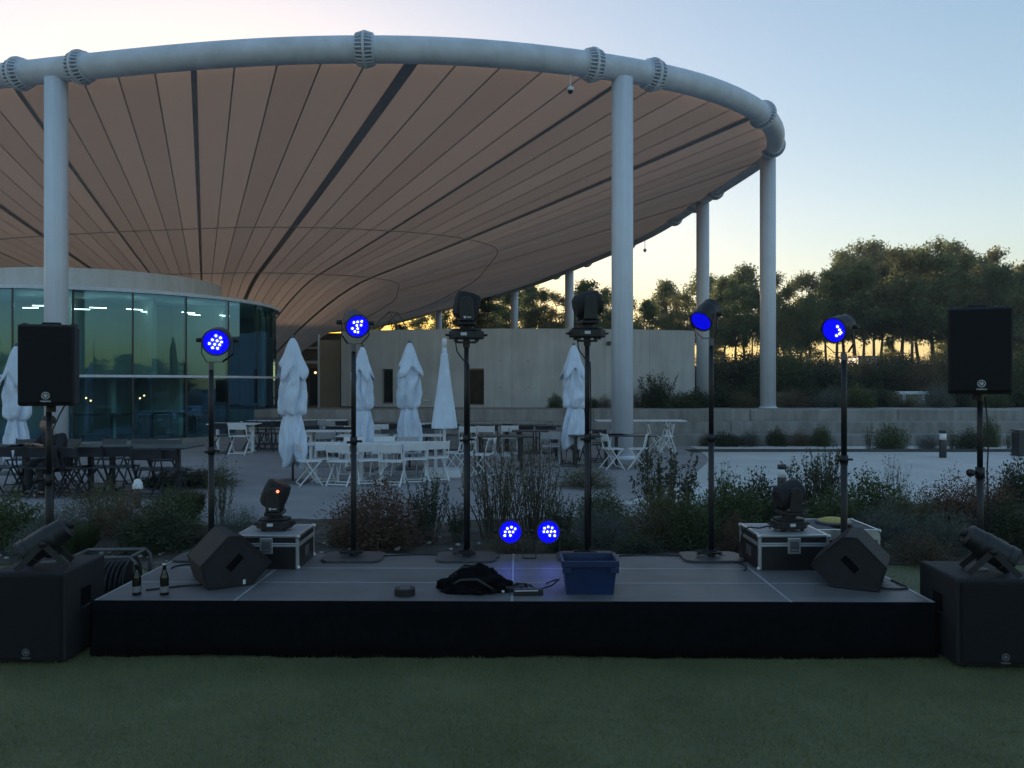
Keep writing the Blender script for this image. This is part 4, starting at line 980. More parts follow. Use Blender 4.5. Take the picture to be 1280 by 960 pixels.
# ------------------------------------------------------------------ bollards and bin
def bollard(px, Y, h, r, lb, dome=False):
    X = PX(px, Y); z = PZ(X, Y) if Y > bed_back(X) else bed_z(X, Y)
    t = thing('bollard_light', lb, 'bollard', (X, Y, z), group='bollard lights')
    MB().cyl((0,0,0),(0,0,h*.66), r, n=20).build('post', M_DARKF, t, True, .004)
    if dome:
        mb = MB(); mb.lathe([(r*1.5,h*.66),(r*1.5,h*.70),(r*1.3,h*.86),(r*.8,h*.97),(.01,h)], 20); mb.build('cap', M_WHITE, t, True)
    else:
        MB().cyl((0,0,h*.66),(0,0,h*.885), r*.94, n=20).build('diffuser', M_WHITE, t, True)
        MB().cyl((0,0,h*.885),(0,0,h), r, n=20).build('cap', M_DARKF, t, True)
bollard(977.5, 12.9, .60, .072, 'black bollard with white band behind the right flight cases')
bollard(1178.5, 20.5, .72, .088, 'black bollard with white band on the far path edge')
bollard(172, 11.6, .42, .05, 'short bollard with a white domed cap before the dark tables', True)
t = thing('litter_bin', 'dark square litter bin at the right edge of the path', 'bin', (PX(1277,21),21,.09))
mb = MB(); mb.box(-.17,.17,-.17,.17,0,.62); mb.build('bin_body', M_DARKF, t, bevel=.02)
mb = MB(); mb.box(-.19,.19,-.19,.19,.66,.70); mb.box(-.15,.15,-.15,.15,.62,.66); mb.build('bin_lid', M_STEEL, t, bevel=.01)

# ------------------------------------------------------------------ people
def skin(name, verts, edges, m, parent, sub=2):
    me = bpy.data.meshes.new(name); me.from_pydata([v[:3] for v in verts], edges, [])
    o = link(name, me, m, parent); md = o.modifiers.new('skin', 'SKIN'); md.use_smooth_shade = True
    for i, v in enumerate(verts):
        sv = me.skin_vertices[0].data[i]; sv.radius = (v[3], v[4] if len(v) > 4 else v[3]); sv.use_root = i == 0
    s = o.modifiers.new('sub', 'SUBSURF'); s.levels = 1; s.render_levels = sub
    return o
def person(label, loc, rz, J):
    """J: joints of the pose: pelvis, chest, neck, head, shoulders, elbows, wrists, hips, knees, ankles, toes"""
    t = thing('person', label, 'person', loc, rz)
    V, E_ = [], []
    def add(p, r, prev=None):
        V.append((*p, r)); i = len(V)-1
        if prev is not None: E_.append((prev, i))
        return i
    pel = add(J['pelvis'], .12); ab = add(tuple((Vector(J['pelvis'])+Vector(J['chest']))/2), .115, pel); ch = add(J['chest'], .135, ab)
    nk = add(J['neck'], .055, ch); h0 = add(J['chin'], .075, nk); h1 = add(J['brow'], .095, h0); add(J['crown'], .075, h1)
    nose = Vector(J['nose']); add(tuple(nose), .018, h0)
    hands = []
    for s in 'lr':
        sh = add(J['sh'+s], .06, ch); el = add(J['el'+s], .042, sh); wr = add(J['wr'+s], .028, el)
        d = (Vector(J['wr'+s])-Vector(J['el'+s])).normalized(); side = d.cross(Vector((0,0,1))); side = side.normalized() if side.length > .1 else Vector((1,0,0))
        pm = add(tuple(Vector(J['wr'+s])+d*.07), .034, wr)
        for k in range(4):
            b = Vector(J['wr'+s])+d*.10+side*(.017*(k-1.5)); f1 = add(tuple(b), .009, pm); add(tuple(b+d*(.045,.055,.05,.038)[k]+Vector((0,0,-.015))), .008, f1)
        add(tuple(Vector(J['wr'+s])+d*.06+side*.06), .009, pm)
        hp = add(J['hip'+s], .085, pel); kn = add(J['kn'+s], .058, hp); an = add(J['an'+s], .04, kn); add(J['to'+s], .035, an)
    skin('body', V, E_, M_SKIN, t)
    V, E_ = [], []
    pel = add(J['pelvis'], .145); ab = add(tuple((Vector(J['pelvis'])+Vector(J['chest']))/2), .145, pel); ch = add(J['chest'], .165, ab); add(tuple(Vector(J['chest']).lerp(Vector(J['neck']), .6)), .08, ch)
    for s in 'lr':
        sh = add(J['sh'+s], .078, ch); el = add(J['el'+s], .06, sh); add(tuple(Vector(J['el'+s]).lerp(Vector(J['wr'+s]), .92)), .045, el)
    skin('jacket', V, E_, M_DARKCL, t)
    V, E_ = [], []
    pel = add(J['pelvis'], .14)
    for s in 'lr':
        hp = add(J['hip'+s], .10, pel); kn = add(J['kn'+s], .075, hp); an = add(J['an'+s], .055, kn)
    skin('trousers', V, E_, mat('trousers', (.012,.013,.018), .9, var=.2), t)
    for s in 'lr':
        a, b = Vector(J['an'+s]), Vector(J['to'+s]); skin('shoe', [(*(a+Vector((0,0,-.03))), .048), (*(a.lerp(b, .6)), .045), (*b, .038)], [(0,1),(1,2)], M_BLACK, t)
    br = Vector(J['brow']); cr = Vector(J['crown']); bk = (br-nose).normalized()
    mb = MB(); mb.ball(tuple(br*.5+cr*.5+bk*.03), .098, .105, .085, 16, 10); mb.build('hair', M_HAIR, t, True)
    fwd = -bk; sd_ = fwd.cross(Vector((0,0,1))).normalized()
    for q in (-1, 1):
        mb = MB(); mb.ball(tuple(br*.8+Vector(J['chin'])*.2+fwd*.088+sd_*.032*q), .011); mb.build('eye', M_BLACK, t, True)
        mb = MB(); mb.ball(tuple(br*.6+Vector(J['chin'])*.4+sd_*.098*q), .012, .022, .03); mb.build('ear', M_SKIN, t, True)
    mb = MB(); mb.ball(tuple(Vector(J['chin'])*.9+br*.1+fwd*.076+Vector((0,0,-.025))), .024, .012, .006); mb.build('mouth', mat('lips', (.25,.1,.09), .6), t, True)
    return t
Xp = PX(73, 12.75)
person('man in a dark jacket seated at the dark table behind the left loudspeaker pole', (Xp, 12.75, PZ(Xp, 12.75)), R(-20), dict(
    pelvis=(0,.04,.52), chest=(0,-.10,.80), neck=(0,-.16,.99), chin=(0,-.21,1.06), brow=(0,-.21,1.14), crown=(0,-.19,1.20), nose=(0,-.32,1.09),
    shl=(.19,-.10,.92), shr=(-.19,-.10,.92), ell=(.27,-.22,.72), elr=(-.27,-.22,.72), wrl=(.12,-.42,.80), wrr=(-.12,-.42,.80),
    hipl=(.10,.0,.50), hipr=(-.10,.0,.50), knl=(.13,-.42,.50), knr=(-.13,-.42,.50), anl=(.13,-.40,.08), anr=(-.13,-.40,.08), tol=(.14,-.55,.04), tor=(-.14,-.55,.04)))
chair(73, 12.85, -20, 'd', 'dark folding chair the seated man sits on', GD)
Xp = PX(424, 47)
person('person in dark clothes standing in the passage beside the wall coloured as warmly lit', (Xp, 47, hill_z(Xp, 47)), R(30), dict(
    pelvis=(0,0,.95), chest=(0,-.01,1.27), neck=(0,-.01,1.49), chin=(0,-.03,1.56), brow=(0,-.02,1.64), crown=(0,0,1.70), nose=(0,-.12,1.59),
    shl=(.19,0,1.40), shr=(-.19,0,1.40), ell=(.25,.03,1.13), elr=(-.25,.02,1.13), wrl=(.23,-.06,.90), wrr=(-.23,-.08,.90),
    hipl=(.09,0,.90), hipr=(-.09,0,.90), knl=(.10,-.03,.50), knr=(-.11,-.01,.50), anl=(.11,.02,.08), anr=(-.12,.0,.08), tol=(.13,-.13,.04), tor=(-.14,-.14,.04)))

# ------------------------------------------------------------------ stage
SZ = .405; SY0, SY1 = 5.80, 7.42
st = thing('stage_platform', 'low black skirted stage platform of grey boards on the turf', 'stage', (0,5.8,0), R(-.5))
cells_x = (-3.03,-2.02,0.0,2.02,3.03); cells_y = (0,.545,1.04,1.62)
for i in range(4):
    for j in range(3):
        mb = MB(); g = .0095; mb.box(cells_x[i]+g,cells_x[i+1]-g,cells_y[j]+g,cells_y[j+1]-g,SZ-.04,SZ); mb.build('deck_panel', M_DECK, st, bevel=.003)
mb = MB()
for x in cells_x[1:-1]: mb.box(x-.009,x+.009,.0,1.62,SZ-.05,SZ+.0005)
for y in cells_y[1:-1]: mb.box(-3.03,3.03,y-.008,y+.008,SZ-.052,SZ-.0005)
mb.box(-3.045,-3.025,0,1.62,SZ-.05,SZ+.002); mb.box(3.025,3.055,0,1.62,SZ-.05,SZ+.002)
mb.build('edge_profile', M_LIGHTEDGE, st)
for x in (-2.9,-1.0,1.0,2.9):
    for y in (.15, 1.5):
        mb = MB(); mb.box(x-.03,x+.03,y-.03,y+.03,0,SZ-.05); mb.build('leg', M_STEEL, st)
n = 240; vs_, fs_ = [], []
for i in range(n+1):
    x = -3.06+6.12*i/n; wv = .012*math.sin(x*7+math.sin(x*3))+.008*math.sin(x*19+1)+.003*math.sin(x*51)
    for k in range(5):
        z = SZ+.001-(SZ-.006-.010*(math.sin(x*2.3+.5)+.6*math.sin(x*5.1)))*k/4 if k else SZ+.001; vs_.append((x, -.008-abs(wv)*(k/4)-.012*(k/4), z))
for i in range(n):
    for k in range(4): fs_.append((i*5+k, i*5+k+1, (i+1)*5+k+1, (i+1)*5+k))
me = bpy.data.meshes.new('skirt'); me.from_pydata(vs_, [], fs_); o = link('skirt', me, M_CLOTHBK, st, True)
sl = o.modifiers.new('thick', 'SOLIDIFY'); sl.thickness = .004
for s in (-1, 1):
    MB().box(s*3.066-.006,s*3.066+.006,0.0,1.62,.004,SZ-.02).build('side_skirt', M_CLOTHBK, st)
def SP(px, Y): return (PX(px, Y), Y, SZ)

# badge (round emblem with a word below), built facing -Y in local XZ
def badge(parent, x, y, z, r, m):
    mb = MB(Matrix.Translation((x, y, z)) @ Matrix.Rotation(R(90), 4, 'X'))
    n = 40
    for r0, r1 in ((.86*r, r), ):
        for i in range(n):
            a, b = 2*PI*i/n, 2*PI*(i+1)/n
            mb.add([(r0*math.cos(a),r0*math.sin(a),0),(r1*math.cos(a),r1*math.sin(a),0),(r1*math.cos(b),r1*math.sin(b),0),(r0*math.cos(b),r0*math.sin(b),0)], [(0,1,2,3)])
    for k in range(3):                      # three crossed tuning forks
        a = R(90+120*k); c, s = math.cos(a), math.sin(a)
        def q(u, v): return (c*u-s*v, s*u+c*v, 0)
        for u0, u1, v0, v1 in ((-.66,.12,-.06,.06),(.12,.24,-.25,.25),(.24,.80,.13,.25),(.24,.80,-.25,-.13)):
            mb.add([q(u0*r,v0*r), q(u1*r,v0*r), q(u1*r,v1*r), q(u0*r,v1*r)], [(0,1,2,3)])
    mb.M = mb.M
    o = mb.build('emblem', m, parent)
    cu = bpy.data.curves.new('lettering', 'FONT'); cu.body = 'YAMAHA'; cu.size = r*.62; cu.align_x = 'CENTER'; cu.extrude = .0004; cu.offset = r*.012
    tmp = bpy.data.objects.new('lettering', cu); C.objects.link(tmp); bpy.context.view_layer.update()
    me = bpy.data.meshes.new_from_object(tmp.evaluated_get(bpy.context.evaluated_depsgraph_get())); bpy.data.objects.remove(tmp)
    me.name = 'lettering'; o = link('lettering', me, m, parent); o.location = (x, y, z-r*1.75); o.rotation_euler = (R(90), 0, 0)
    me.materials.clear(); me.materials.append(m)

# subwoofers
def subwoofer(label, x0, x1, y0, dep, h, hole, rz):
    xc = (x0+x1)/2; w = (x1-x0)/2
    t = thing('subwoofer', label, 'subwoofer', (xc, y0, 0), R(rz), 'subwoofers at the stage ends')
    MB().box(-w,w,.02,dep,.02,h).build('cabinet', M_BLACKM, t, bevel=.018, seg=3)
    gr = MB().box(-w+.022,w-.022,.0,.03,.045,h-.022).build('grille', M_GRILLE, t, bevel=.014, seg=3)
    for x in (-w+.07, w-.07):
        for y in (.08, dep-.08): MB().cyl((x,y,0),(x,y,.03), .025, n=12).build('foot', M_BLACK, t)
    s = hole
    mb = MB(); xs = s*(w+.0015); zc = h*.62
    mb.add([(xs,dep*.50-.075,zc+.075),(xs,dep*.50+.075,zc+.075),(xs,dep*.50+.075,zc-.055),(xs,dep*.50-.075,zc-.055),
            (xs-s*.0,dep*.50-.075,zc+.075)], [(0,1,2,3)])
    mb.build('handle_recess', M_SHADE if False else M_CLOTHBK, t)
    mb = MB(); mb.tube([(s*(w+.004),dep*.5-.08,zc-.062),(s*(w+.007),dep*.5,zc-.066),(s*(w+.004),dep*.5+.08,zc-.062)], .007, 6); mb.build('handle_lip', M_BLACK, t, True)
    mb = MB(); mb.cyl((0,dep*.5,h-.002),(0,dep*.5,h+.012), .055, n=20); mb.build('pole_socket', M_STEEL, t)
    badge(gr, 0 if hole > 0 else 0.02, -.0025, .095, .026, M_MARKD)
    return t
subwoofer('black subwoofer box left of the stage', -3.68, -3.15, 5.62, .60, .655, 1, 1.5)
subwoofer('black subwoofer box right of the stage', 3.09, 3.68, 5.52, .60, .628, -1, -3)
# loudspeakers on poles
def loudspeaker(label, px, Y, z0, h, w, dep, rz, side):
    X = PX(px, Y); t = thing('loudspeaker', label, 'loudspeaker', (X, Y, z0), R(rz), 'loudspeakers on poles')
    poly = [(-w/2,0),(w/2,0),(w/2*.80,dep),(-w/2*.80,dep)]
    mb = MB(); mb.slab([(a, b+.03) for a, b in poly], 0, h); mb.build('cabinet', M_BLACKM, t, bevel=.02, seg=3)
    mb = MB(); mb.box(-w/2+.012,w/2-.012,0.0,.045,.02,h-.012); gr = mb.build('grille', M_GRILLE, t, bevel=.016, seg=3)
    for s in (-1, 1): MB().box(s*(w/2-.03)-.012,s*(w/2-.03)+.012,dep*.3,dep*.7,h,h+.012).build('rubber_foot', M_BLACK, t)
    mb = MB(); mb.tube([(-.07,dep*.55,h-.005),(-.06,dep*.55,h+.018),(.06,dep*.55,h+.018),(.07,dep*.55,h-.005)], .009, 6); mb.build('handle', M_BLACK, t)
    mb = MB(); mb.cyl((0,dep*.5,-.05),(0,dep*.5,.0), .034, n=16); mb.build('pole_cup', M_BLACK, t)
    badge(gr, .005, -.0025, .078, .027, M_MARK)
    return t
loudspeaker('black loudspeaker on a pole above the left subwoofer', 56, 5.95, 1.815, .612, .385, .36, 17, 1)
loudspeaker('black loudspeaker on a pole above the right subwoofer', 1226, 5.88, 1.905, .645, .425, .36, -23, -1)
def speaker_pole(label, px, Y, z0, z1, knob):
    X = PX(px, Y); t = thing('speaker_pole', label, 'pole', (X, Y, z0), group='poles under the loudspeakers')
    mb = MB(); mb.cyl((0,0,0),(0,0,(z1-z0)*.55), .0245, n=16); mb.build('lower_tube', M_BLACK, t, True)
    mb = MB(); mb.cyl((0,0,(z1-z0)*.55),(0,0,z1-z0), .0205, n=16); mb.build('upper_tube', M_BLACK, t, True)
    mb = MB(); zc = knob-z0; mb.cyl((0,0,zc-.045),(0,0,zc+.04), .033, n=16); mb.build('collar', M_BLACK, t, True)
    mb = MB(); mb.cyl((-.03,0,zc),(-.085,-.02,zc), .012, n=10); mb.cyl((-.07,-.02,zc),(-.10,-.03,zc), .028, n=14); mb.build('clamp_knob', M_BLACK, t, True)
speaker_pole('black pole carrying the left loudspeaker', 61, 6.12, .655, 1.77, 1.25)
speaker_pole('black pole with a clamp knob carrying the right loudspeaker', 1225, 6.06, .63, 1.86, 1.31)
mb = MB(); X = PX(1230, 6.06)
mb.tube([(X+.03,6.1,1.88),(X+.06,6.1,1.6),(X+.035,6.08,1.3),(X+.05,6.08,1.0),(X+.03,6.1,.72),(X+.12,6.2,.64)], .006, 6); o = mb.build('speaker_cable', M_BLACK, None, True); tag(o, 'black cable running down the right loudspeaker pole', 'cable')
X = PX(66, 6.12); mb = MB(); mb.tube([(X+.05,6.2,1.82),(X+.06,6.1,1.74),(X+.012,6.09,1.62),(X+.02,6.09,1.3),(X+.02,6.09,.9),(X+.06,6.1,.665)], .006, 6); o = mb.build('speaker_cable', M_BLACK, None, True); tag(o, 'black cable looping below the left loudspeaker', 'cable')

# LED par lamps
M_LENS = emit('blue_lens', (0.004,0.005,1.0), 0.20)
M_LENSDIM = emit('blue_lens_side', (0.004,0.005,1.0), 0.15)
M_LED = emit('led_point', (0.42,0.48,1.0), 5)
M_OFFL = mat('lens_off', (0.01,0.015,0.10), .1)
def par_head(t, c, d, r=.105, L=.24, lit=1, pts=((0,.55),(.35,.38),(-.3,.2),(.08,.12),(.42,.02),(-.55,-.12),(-.12,-.18),(.28,-.22),(-.3,-.48),(.1,-.52)), yoke=None, lab=False, bodym=None):
    bm_ = bodym or M_BLACK
    F = frame(d, (0,0,1)).to_4x4(); M = Matrix.Translation(c) @ F
    mb = MB(M)   # body along -z from the lens
    prof = [(r,-.0),(r*1.04,-.012),(r*1.04,-.05),(r*.97,-.055),(r*.97,-L*.62),(r*.90,-L*.70),(r*.86,-L*.95),(r*.60,-L)]
    n = 28; vs = [(q*math.cos(2*PI*k/n), q*math.sin(2*PI*k/n), z) for q, z in prof for k in range(n)]
    fs = [(i*n+k, i*n+(k+1) % n, (i+1)*n+(k+1) % n, (i+1)*n+k) for i in range(len(prof)-1) for k in range(n)]+[tuple(range((len(prof)-1)*n, len(prof)*n))]
    mb.add(vs, fs); body = mb.build('lamp_body', bm_, t)
    mb = MB(M); mb.tube([(r*1.0*math.cos(2*PI*k/n), r*1.0*math.sin(2*PI*k/n), .0) for k in range(n)], .007, 6, closed=True); mb.build('bezel', bm_, body, True)
    mb = MB(M); mb.cyl((0,0,-.02),(0,0,-.012), r*.96, n=28); mb.build('lens', {1: M_LENS, 2: M_LENSDIM, 3: emit('blue_lens_low', (0.01,0.015,1.0), 0.10), 0: M_OFFL}[lit], body)
    if lit and pts:
        mb = MB(M)
        for x, y in pts: mb.cyl((x*r*.9,y*r*.9,-.0118),(x*r*.9,y*r*.9,-.0105), r*.16, n=14)
        led = mb.build('led_cups', emit('led_cup', (0.012,0.016,1.0), 2.6), body)
        mb = MB(M)
        for x, y in pts: mb.cyl((x*r*.9,y*r*.9,-.0103),(x*r*.9,y*r*.9,-.0092), r*.062, n=10)
        mb.build('led_cluster', M_LED, body)
    if lab:
        mb = MB(M); a = R(60); mb.M = M @ Matrix.Rotation(R(lab), 4, 'Z'); mb.box(r*.975,r*.98,-.035,.035,-L*.42,-L*.22); mb.build('sticker', M_MARK, body)
        mb = MB(M @ Matrix.Rotation(R(lab), 4, 'Z')); mb.box(r*.982,r*.984,-.02,.012,-L*.36,-L*.29); mb.build('sticker_print', M_BLUEP, body)
    for k in range(5):
        pass
    return body, M
def par_on_stand(label, px, py, Y, d, ptop, lit, pts, r=.105):
    """lamp with a U yoke on top of a pole; ptop: pixel of the yoke foot"""
    X = PX(px, Y); z = CAM_Z+(480-py)/1000*Y; base = Vector((PX(ptop[0], Y), Y, CAM_Z+(480-ptop[1])/1000*Y))
    t = thing('par_lamp', label, 'stage light', base, group='blue lamps on the light stands')
    c = Vector((X, Y, z))-base; d = Vector(d).normalized(); mid = c-d*.11
    par_head(t, c, d, r, .26, lit, pts)
    ax = d.cross(Vector((0,0,1))).normalized()
    mb = MB(); P0 = mid-ax*(r*1.18); P1 = mid+ax*(r*1.18); zt_ = .035
    for P, s in ((P0,-1),(P1,1)):
        Q = Vector((P.x, P.y, .09)); Q2 = Vector((P.x*.5, P.y*.5, .015))
        mb.bar(P, Q, .026, .006, ax); mb.bar(Q, Q2, .026, .006, ax)
    mb.bar(Vector((P0.x*.5,P0.y*.5,.012)), Vector((P1.x*.5,P1.y*.5,.012)), .03, .006)
    mb.build('yoke', M_BLACK, t)
    for P, s in ((P0,-1),(P1,1)): MB().cyl(P-ax*s*.0, P+ax*s*.045, .020, n=12).build('yoke_knob', M_BLACK, t, True)
    mb = MB(); mb.cyl((0,0,-.06),(0,0,.012), .022, n=12); mb.build('spigot', M_STEEL, t)
PA = ((0,.55),(.35,.38),(-.3,.2),(.08,.12),(.42,.02),(-.55,-.12),(-.12,-.18),(.28,-.22),(-.3,-.48),(.1,-.52))
PB = ((-.35,.35),(.0,.42),(.38,.48),(-.05,.05),(.35,.1),(-.45,-.25),(.05,-.25),(-.2,-.55),(.1,-.6))
par_on_stand('glowing blue lamp on the left light stand, facing the viewer', 270, 428, 7.2, (.20,-.93,-.22), (264,454), 1, PA, .118)
par_on_stand('glowing blue lamp tilted on the second light stand', 447, 408, 7.2, (.36,-.85,-.36), (442,431), 1, PB, .105)
par_on_stand('dim blue lamp turned left on the fifth light stand', 876, 402, 7.2, (-.55,-.58,-.60), (889,424), 2, None, .10)
par_on_stand('blue lamp turned left on the far right stand beside the loudspeaker', 1042, 413, 7.5, (-.72,-.62,-.26), (1054,442), 1, ((.35,.3),(.5,.0),(.45,-.35),(.15,-.5),(.6,-.25)), .118)
# light stands
def light_stand(label, px, Y, ztop, r0=.026, plate=(-.27,.27), knobs=(), zb=SZ, coil=True):
    X = PX(px, Y); t = thing('light_stand', label, 'light stand', (X, Y, zb), group='light stands along the back of the stage')
    H = ztop-zb; sp = H*.56
    MB().cyl((0,0,.015),(0,0,sp), r0, n=16).build('lower_pole', M_BLACK, t, True)
    MB().cyl((0,0,sp-.005),(0,0,H), r0*.86, n=16).build('upper_pole', M_BLACK, t, True)
    mb = MB(); mb.cyl((0,0,sp-.05),(0,0,sp+.02), r0*1.25, n=16); mb.build('collar', M_BLACK, t, True)
    MB().cyl((r0,0,sp-.02),(r0+.05,-.01,sp-.02), .011, n=8).build('clamp_knob', M_BLACK, t, True); MB().cyl((-r0,0,sp-.03),(-r0-.035,0,sp-.03), .011, n=8).build('clamp_knob', M_BLACK, t, True)
    a, b = plate
    pts = []
    for cx, cy, a0_ in ((b-.09,.11,0),(a+.09,.11,90),(a+.09,-.11,180),(b-.09,-.11,270)):
        for k in range(7):
            an = R(a0_+15*k); pts.append((cx+.09*math.cos(an), cy+.09*math.sin(an)))
    mb = MB(); mb.slab(pts, .001, .022); mb.build('base_plate', mat('plate_paint', (.055,.052,.055), .45, var=.2), t, bevel=.004)
    mb = MB(); mb.cyl((0,0,.022),(0,0,.08), .036, n=16); mb.build('socket', M_BLACK, t)
    if coil:
        mb = MB(); rs = random.Random(int(px)); q = []
        for k in range(34):
            an = k*.75; rr = .07+.05*rs.random(); q.append((rr*math.cos(an)-.02, rr*.6*math.sin(an), .03+.025*rs.random()+.0006*k))
        mb.tube(q, .006, 5); mb.build('coiled_cable', M_BLACK, t, True)
    return t
light_stand('black light stand left of the left flight case', 264, 7.25, 2.17, plate=(-.3,.27))
light_stand('black light stand in front of the rust brown shrub', 442, 7.23, 2.33)
light_stand('black light stand carrying the left pole mounted moving head', 583, 7.23, 2.36)
light_stand('black light stand carrying the right pole mounted moving head', 734, 7.25, 2.375)
light_stand('black light stand between crate and right flight cases', 889, 7.23, 2.38)
light_stand('thick black light stand behind the right monitor speaker', 1055, 7.62, 2.27, .031, zb=.024, coil=False, plate=(-.27,.27))

# floor lamps
def floor_par(label, px, py, Y, d, pts):
    X = PX(px, Y); t = thing('floor_par_lamp', label, 'stage light', (X, Y, SZ), group='blue floor lamps at the back of the stage')
    c = Vector((0,0,CAM_Z+(480-py)/1000*Y-SZ)); d = Vector(d).normalized()
    par_head(t, c, d, .104, .22, 1, pts)
    ax = d.cross(Vector((0,0,1))).normalized(); mid = c-d*.10
    for s in (-1, 1):
        P = mid+ax*s*.122
        mb = MB(); mb.bar(P, (P.x+s*.015, P.y-.10, .012), .022, .006, ax); mb.bar((P.x+s*.015,P.y-.10,.008), (P.x-s*.04,P.y-.11,.008), .022, .006); mb.build('stand_leg', M_BLACK, t)
        mb = MB(); mb.bar(P, (P.x+s*.01, P.y+.10, .012), .022, .006, ax); mb.build('stand_leg', M_BLACK, t)
        mb = MB(); mb.cyl(P, P+ax*s*.035, .018, n=10); mb.build('yoke_knob', M_BLACK, t)
floor_par('left one of the two glowing blue floor lamps', 638, 665, 7.22, (-.05,-.98,.10), ((.1,.45),(.45,.30),(-.3,.32),(-.5,0),(-.1,0),(.25,0),(-.55,-.35),(.0,-.33)))
floor_par('right one of the two glowing blue floor lamps', 685.5, 665, 7.22, (.06,-.98,.10), ((0,.48),(.38,.38),(-.35,.36),(-.42,.02),(-.08,.02),(.28,.02),(.62,.02),(.15,-.33),(.62,-.36)))
mb = MB()
for x0, y0 in ((PX(642,7.3),7.3),(PX(690,7.3),7.3)):
    pass
# par lamps lying tilted on the subwoofers
def sub_par(label, base, lens, d, legs, lab):
    t = thing('par_lamp_on_subwoofer', label, 'stage light', base, group='lamps tilted on the subwoofers')
    c = Vector(lens)-Vector(base); d = Vector(d).normalized()
    par_head(t, c, d, .098, .34, 3, None, lab=lab)
    mid = c-d*.16; ax = d.cross(Vector((0,0,1))).normalized()
    for s in (-1, 1):
        P = mid+ax*s*.108
        for q in (-1, 1):
            mb = MB(); hd = Vector((d.x, d.y, 0)).normalized(); F = Vector((P.x, P.y, 0))+hd*q*.16+ax*s*.02
            mb.bar(P, (F.x, F.y, .012), .042, .012, ax); mb.build('stand_leg', M_BLACK, t)
        mb = MB(); mb.cyl(P, P+ax*s*.03, .024, n=12); mb.build('yoke_knob', M_BLACK, t, True)
    mb = MB(); e = c-d*.345; mb.cyl(e, e-d*.03, .03, n=12); mb.build('cable_gland', M_BLACK, t)
sub_par('black lamp on the left subwoofer, tilted down to the left with white sticker', (PX(58,5.85),5.85,.657), (PX(34,5.78),5.74,.755), (-.70,-.28,-.50), None, 128)
sub_par('black lamp on the right subwoofer, tilted down to the right', (PX(1233,5.78),5.78,.63), (PX(1256,5.74),5.66,.725), (.72,-.25,-.46), None, 55)

# moving heads
M_MLENS = mat('dark_lens', (.02,.02,.025), .05)
def moving_head(label, loc, rz, tilt, s=1.0, red=False, mark=True):
    t = thing('moving_head_light', label, 'moving light', loc, R(rz), 'moving head lights', scale=(s,s,s))
    # octagonal base
    oct_ = [(.15*sx, .105*sy) for sx, sy in ((1,.45),(.62,1),(-.62,1),(-1,.45),(-1,-.45),(-.62,-1),(.62,-1),(1,-.45))]
    mb = MB(); mb.slab(oct_, .02, .085); mb.slab([(a*.86,b*.86) for a, b in oct_], .0855, .105); bs = mb.build('base', M_BLACK, t, bevel=.008)
    for sx in (-1, 1):
        for sy in (-1, 1): MB().cyl((.09*sx,.06*sy,0),(.09*sx,.06*sy,.021), .016, n=10).build('foot', M_BLACK, t)
        mb = MB(); mb.tube([(sx*.142,-.05,.05),(sx*.172,-.04,.055),(sx*.172,.04,.055),(sx*.142,.05,.05)], .009, 6); mb.build('handle', M_BLACK, t, True)
    mb = MB(); mb.box(-.05,.0,-.1085,-.1065,.045,.07); mb.build('display', M_MARK, bs)
    mb = MB(); mb.cyl((0,0,.10),(0,0,.135), .06, n=20); mb.build('pan_bearing', M_BLACK, t)
    # yoke: crossbar and two rounded arms, arm plates normal to local Y
    MB().box(-.075,.075,-.115,.115,.13,.165).build('yoke_bridge', M_BLACK, t, bevel=.012)
    for sy in (-1, 1):
        poly = [(-.060,.165),(-.052,.31)]+[(-.055*math.cos(R(a)), .315+.06*math.sin(R(a))) for a in range(20,180,20)]+[(.052,.31),(.060,.165)]
        MB().prism(poly, sy*.115-.018, sy*.115+.018).build('yoke_arm', M_BLACK, t, bevel=.010)
    # head: rounded barrel turning about local Y
    M = Matrix.Translation((0,0,.300)) @ Matrix.Rotation(R(tilt), 4, 'Y')
    mb = MB(M); prof = [(.02,-.118),(.074,-.114),(.098,-.088),(.106,-.03),(.106,.04),(.100,.090),(.094,.110),(.080,.111)]
    n = 28; vs = [(r*math.cos(2*PI*k/n)*1.05, r*math.sin(2*PI*k/n), z) for r, z in prof for k in range(n)]
    fs = [(i*n+k, i*n+(k+1) % n, (i+1)*n+(k+1) % n, (i+1)*n+k) for i in range(len(prof)-1) for k in range(n)]+[tuple(range(n-1,-1,-1)), tuple(range((len(prof)-1)*n, len(prof)*n))]
    mb.add(vs, fs); hd = mb.build('head', M_BLACKM, t, False, .004)
    mb = MB(M); mb.cyl((0,0,.1115),(0,0,.115), .070, n=24); mb.build('lens', M_MLENS, hd)
    if mark:
        mb = MB(); y = -.1342
        mb.add([(-.03,y,.205),(-.005,y,.205),(-.012,y,.185),(-.022,y,.185)], [(0,1,2,3)]); mb.add([(.0,y,.20),(.035,y,.20),(.035,y,.192),(.0,y,.192)], [(0,1,2,3)])
        mb.build('maker_mark', M_MARK, t)
    if red:
        mb = MB(); mb.ball((.045,-.134,.345), .012); mb.build('status_lamp', emit('red_led', (1.0,.10,.05), 1.6), t, True)
    return t
moving_head('black moving head light on top of the third light stand, broad side to the viewer', (PX(583,7.23),7.23,2.365), 5, 14, 1.06)
moving_head('black moving head light on top of the fourth stand, head turned sideways', (PX(734,7.25),7.25,2.38), 10, 74, 1.06, mark=False)
CLZ, CRZ = SZ+.29, SZ+.30
moving_head('black moving head light with a red light on the left flight case', (PX(344,7.05),7.05,CLZ+.003), 6, 22, 1.02, True)
moving_head('black moving head light on the front right flight case, lens to the side', (PX(986,6.98),6.98,CRZ+.003), 12, 70, 1.02, mark=False)
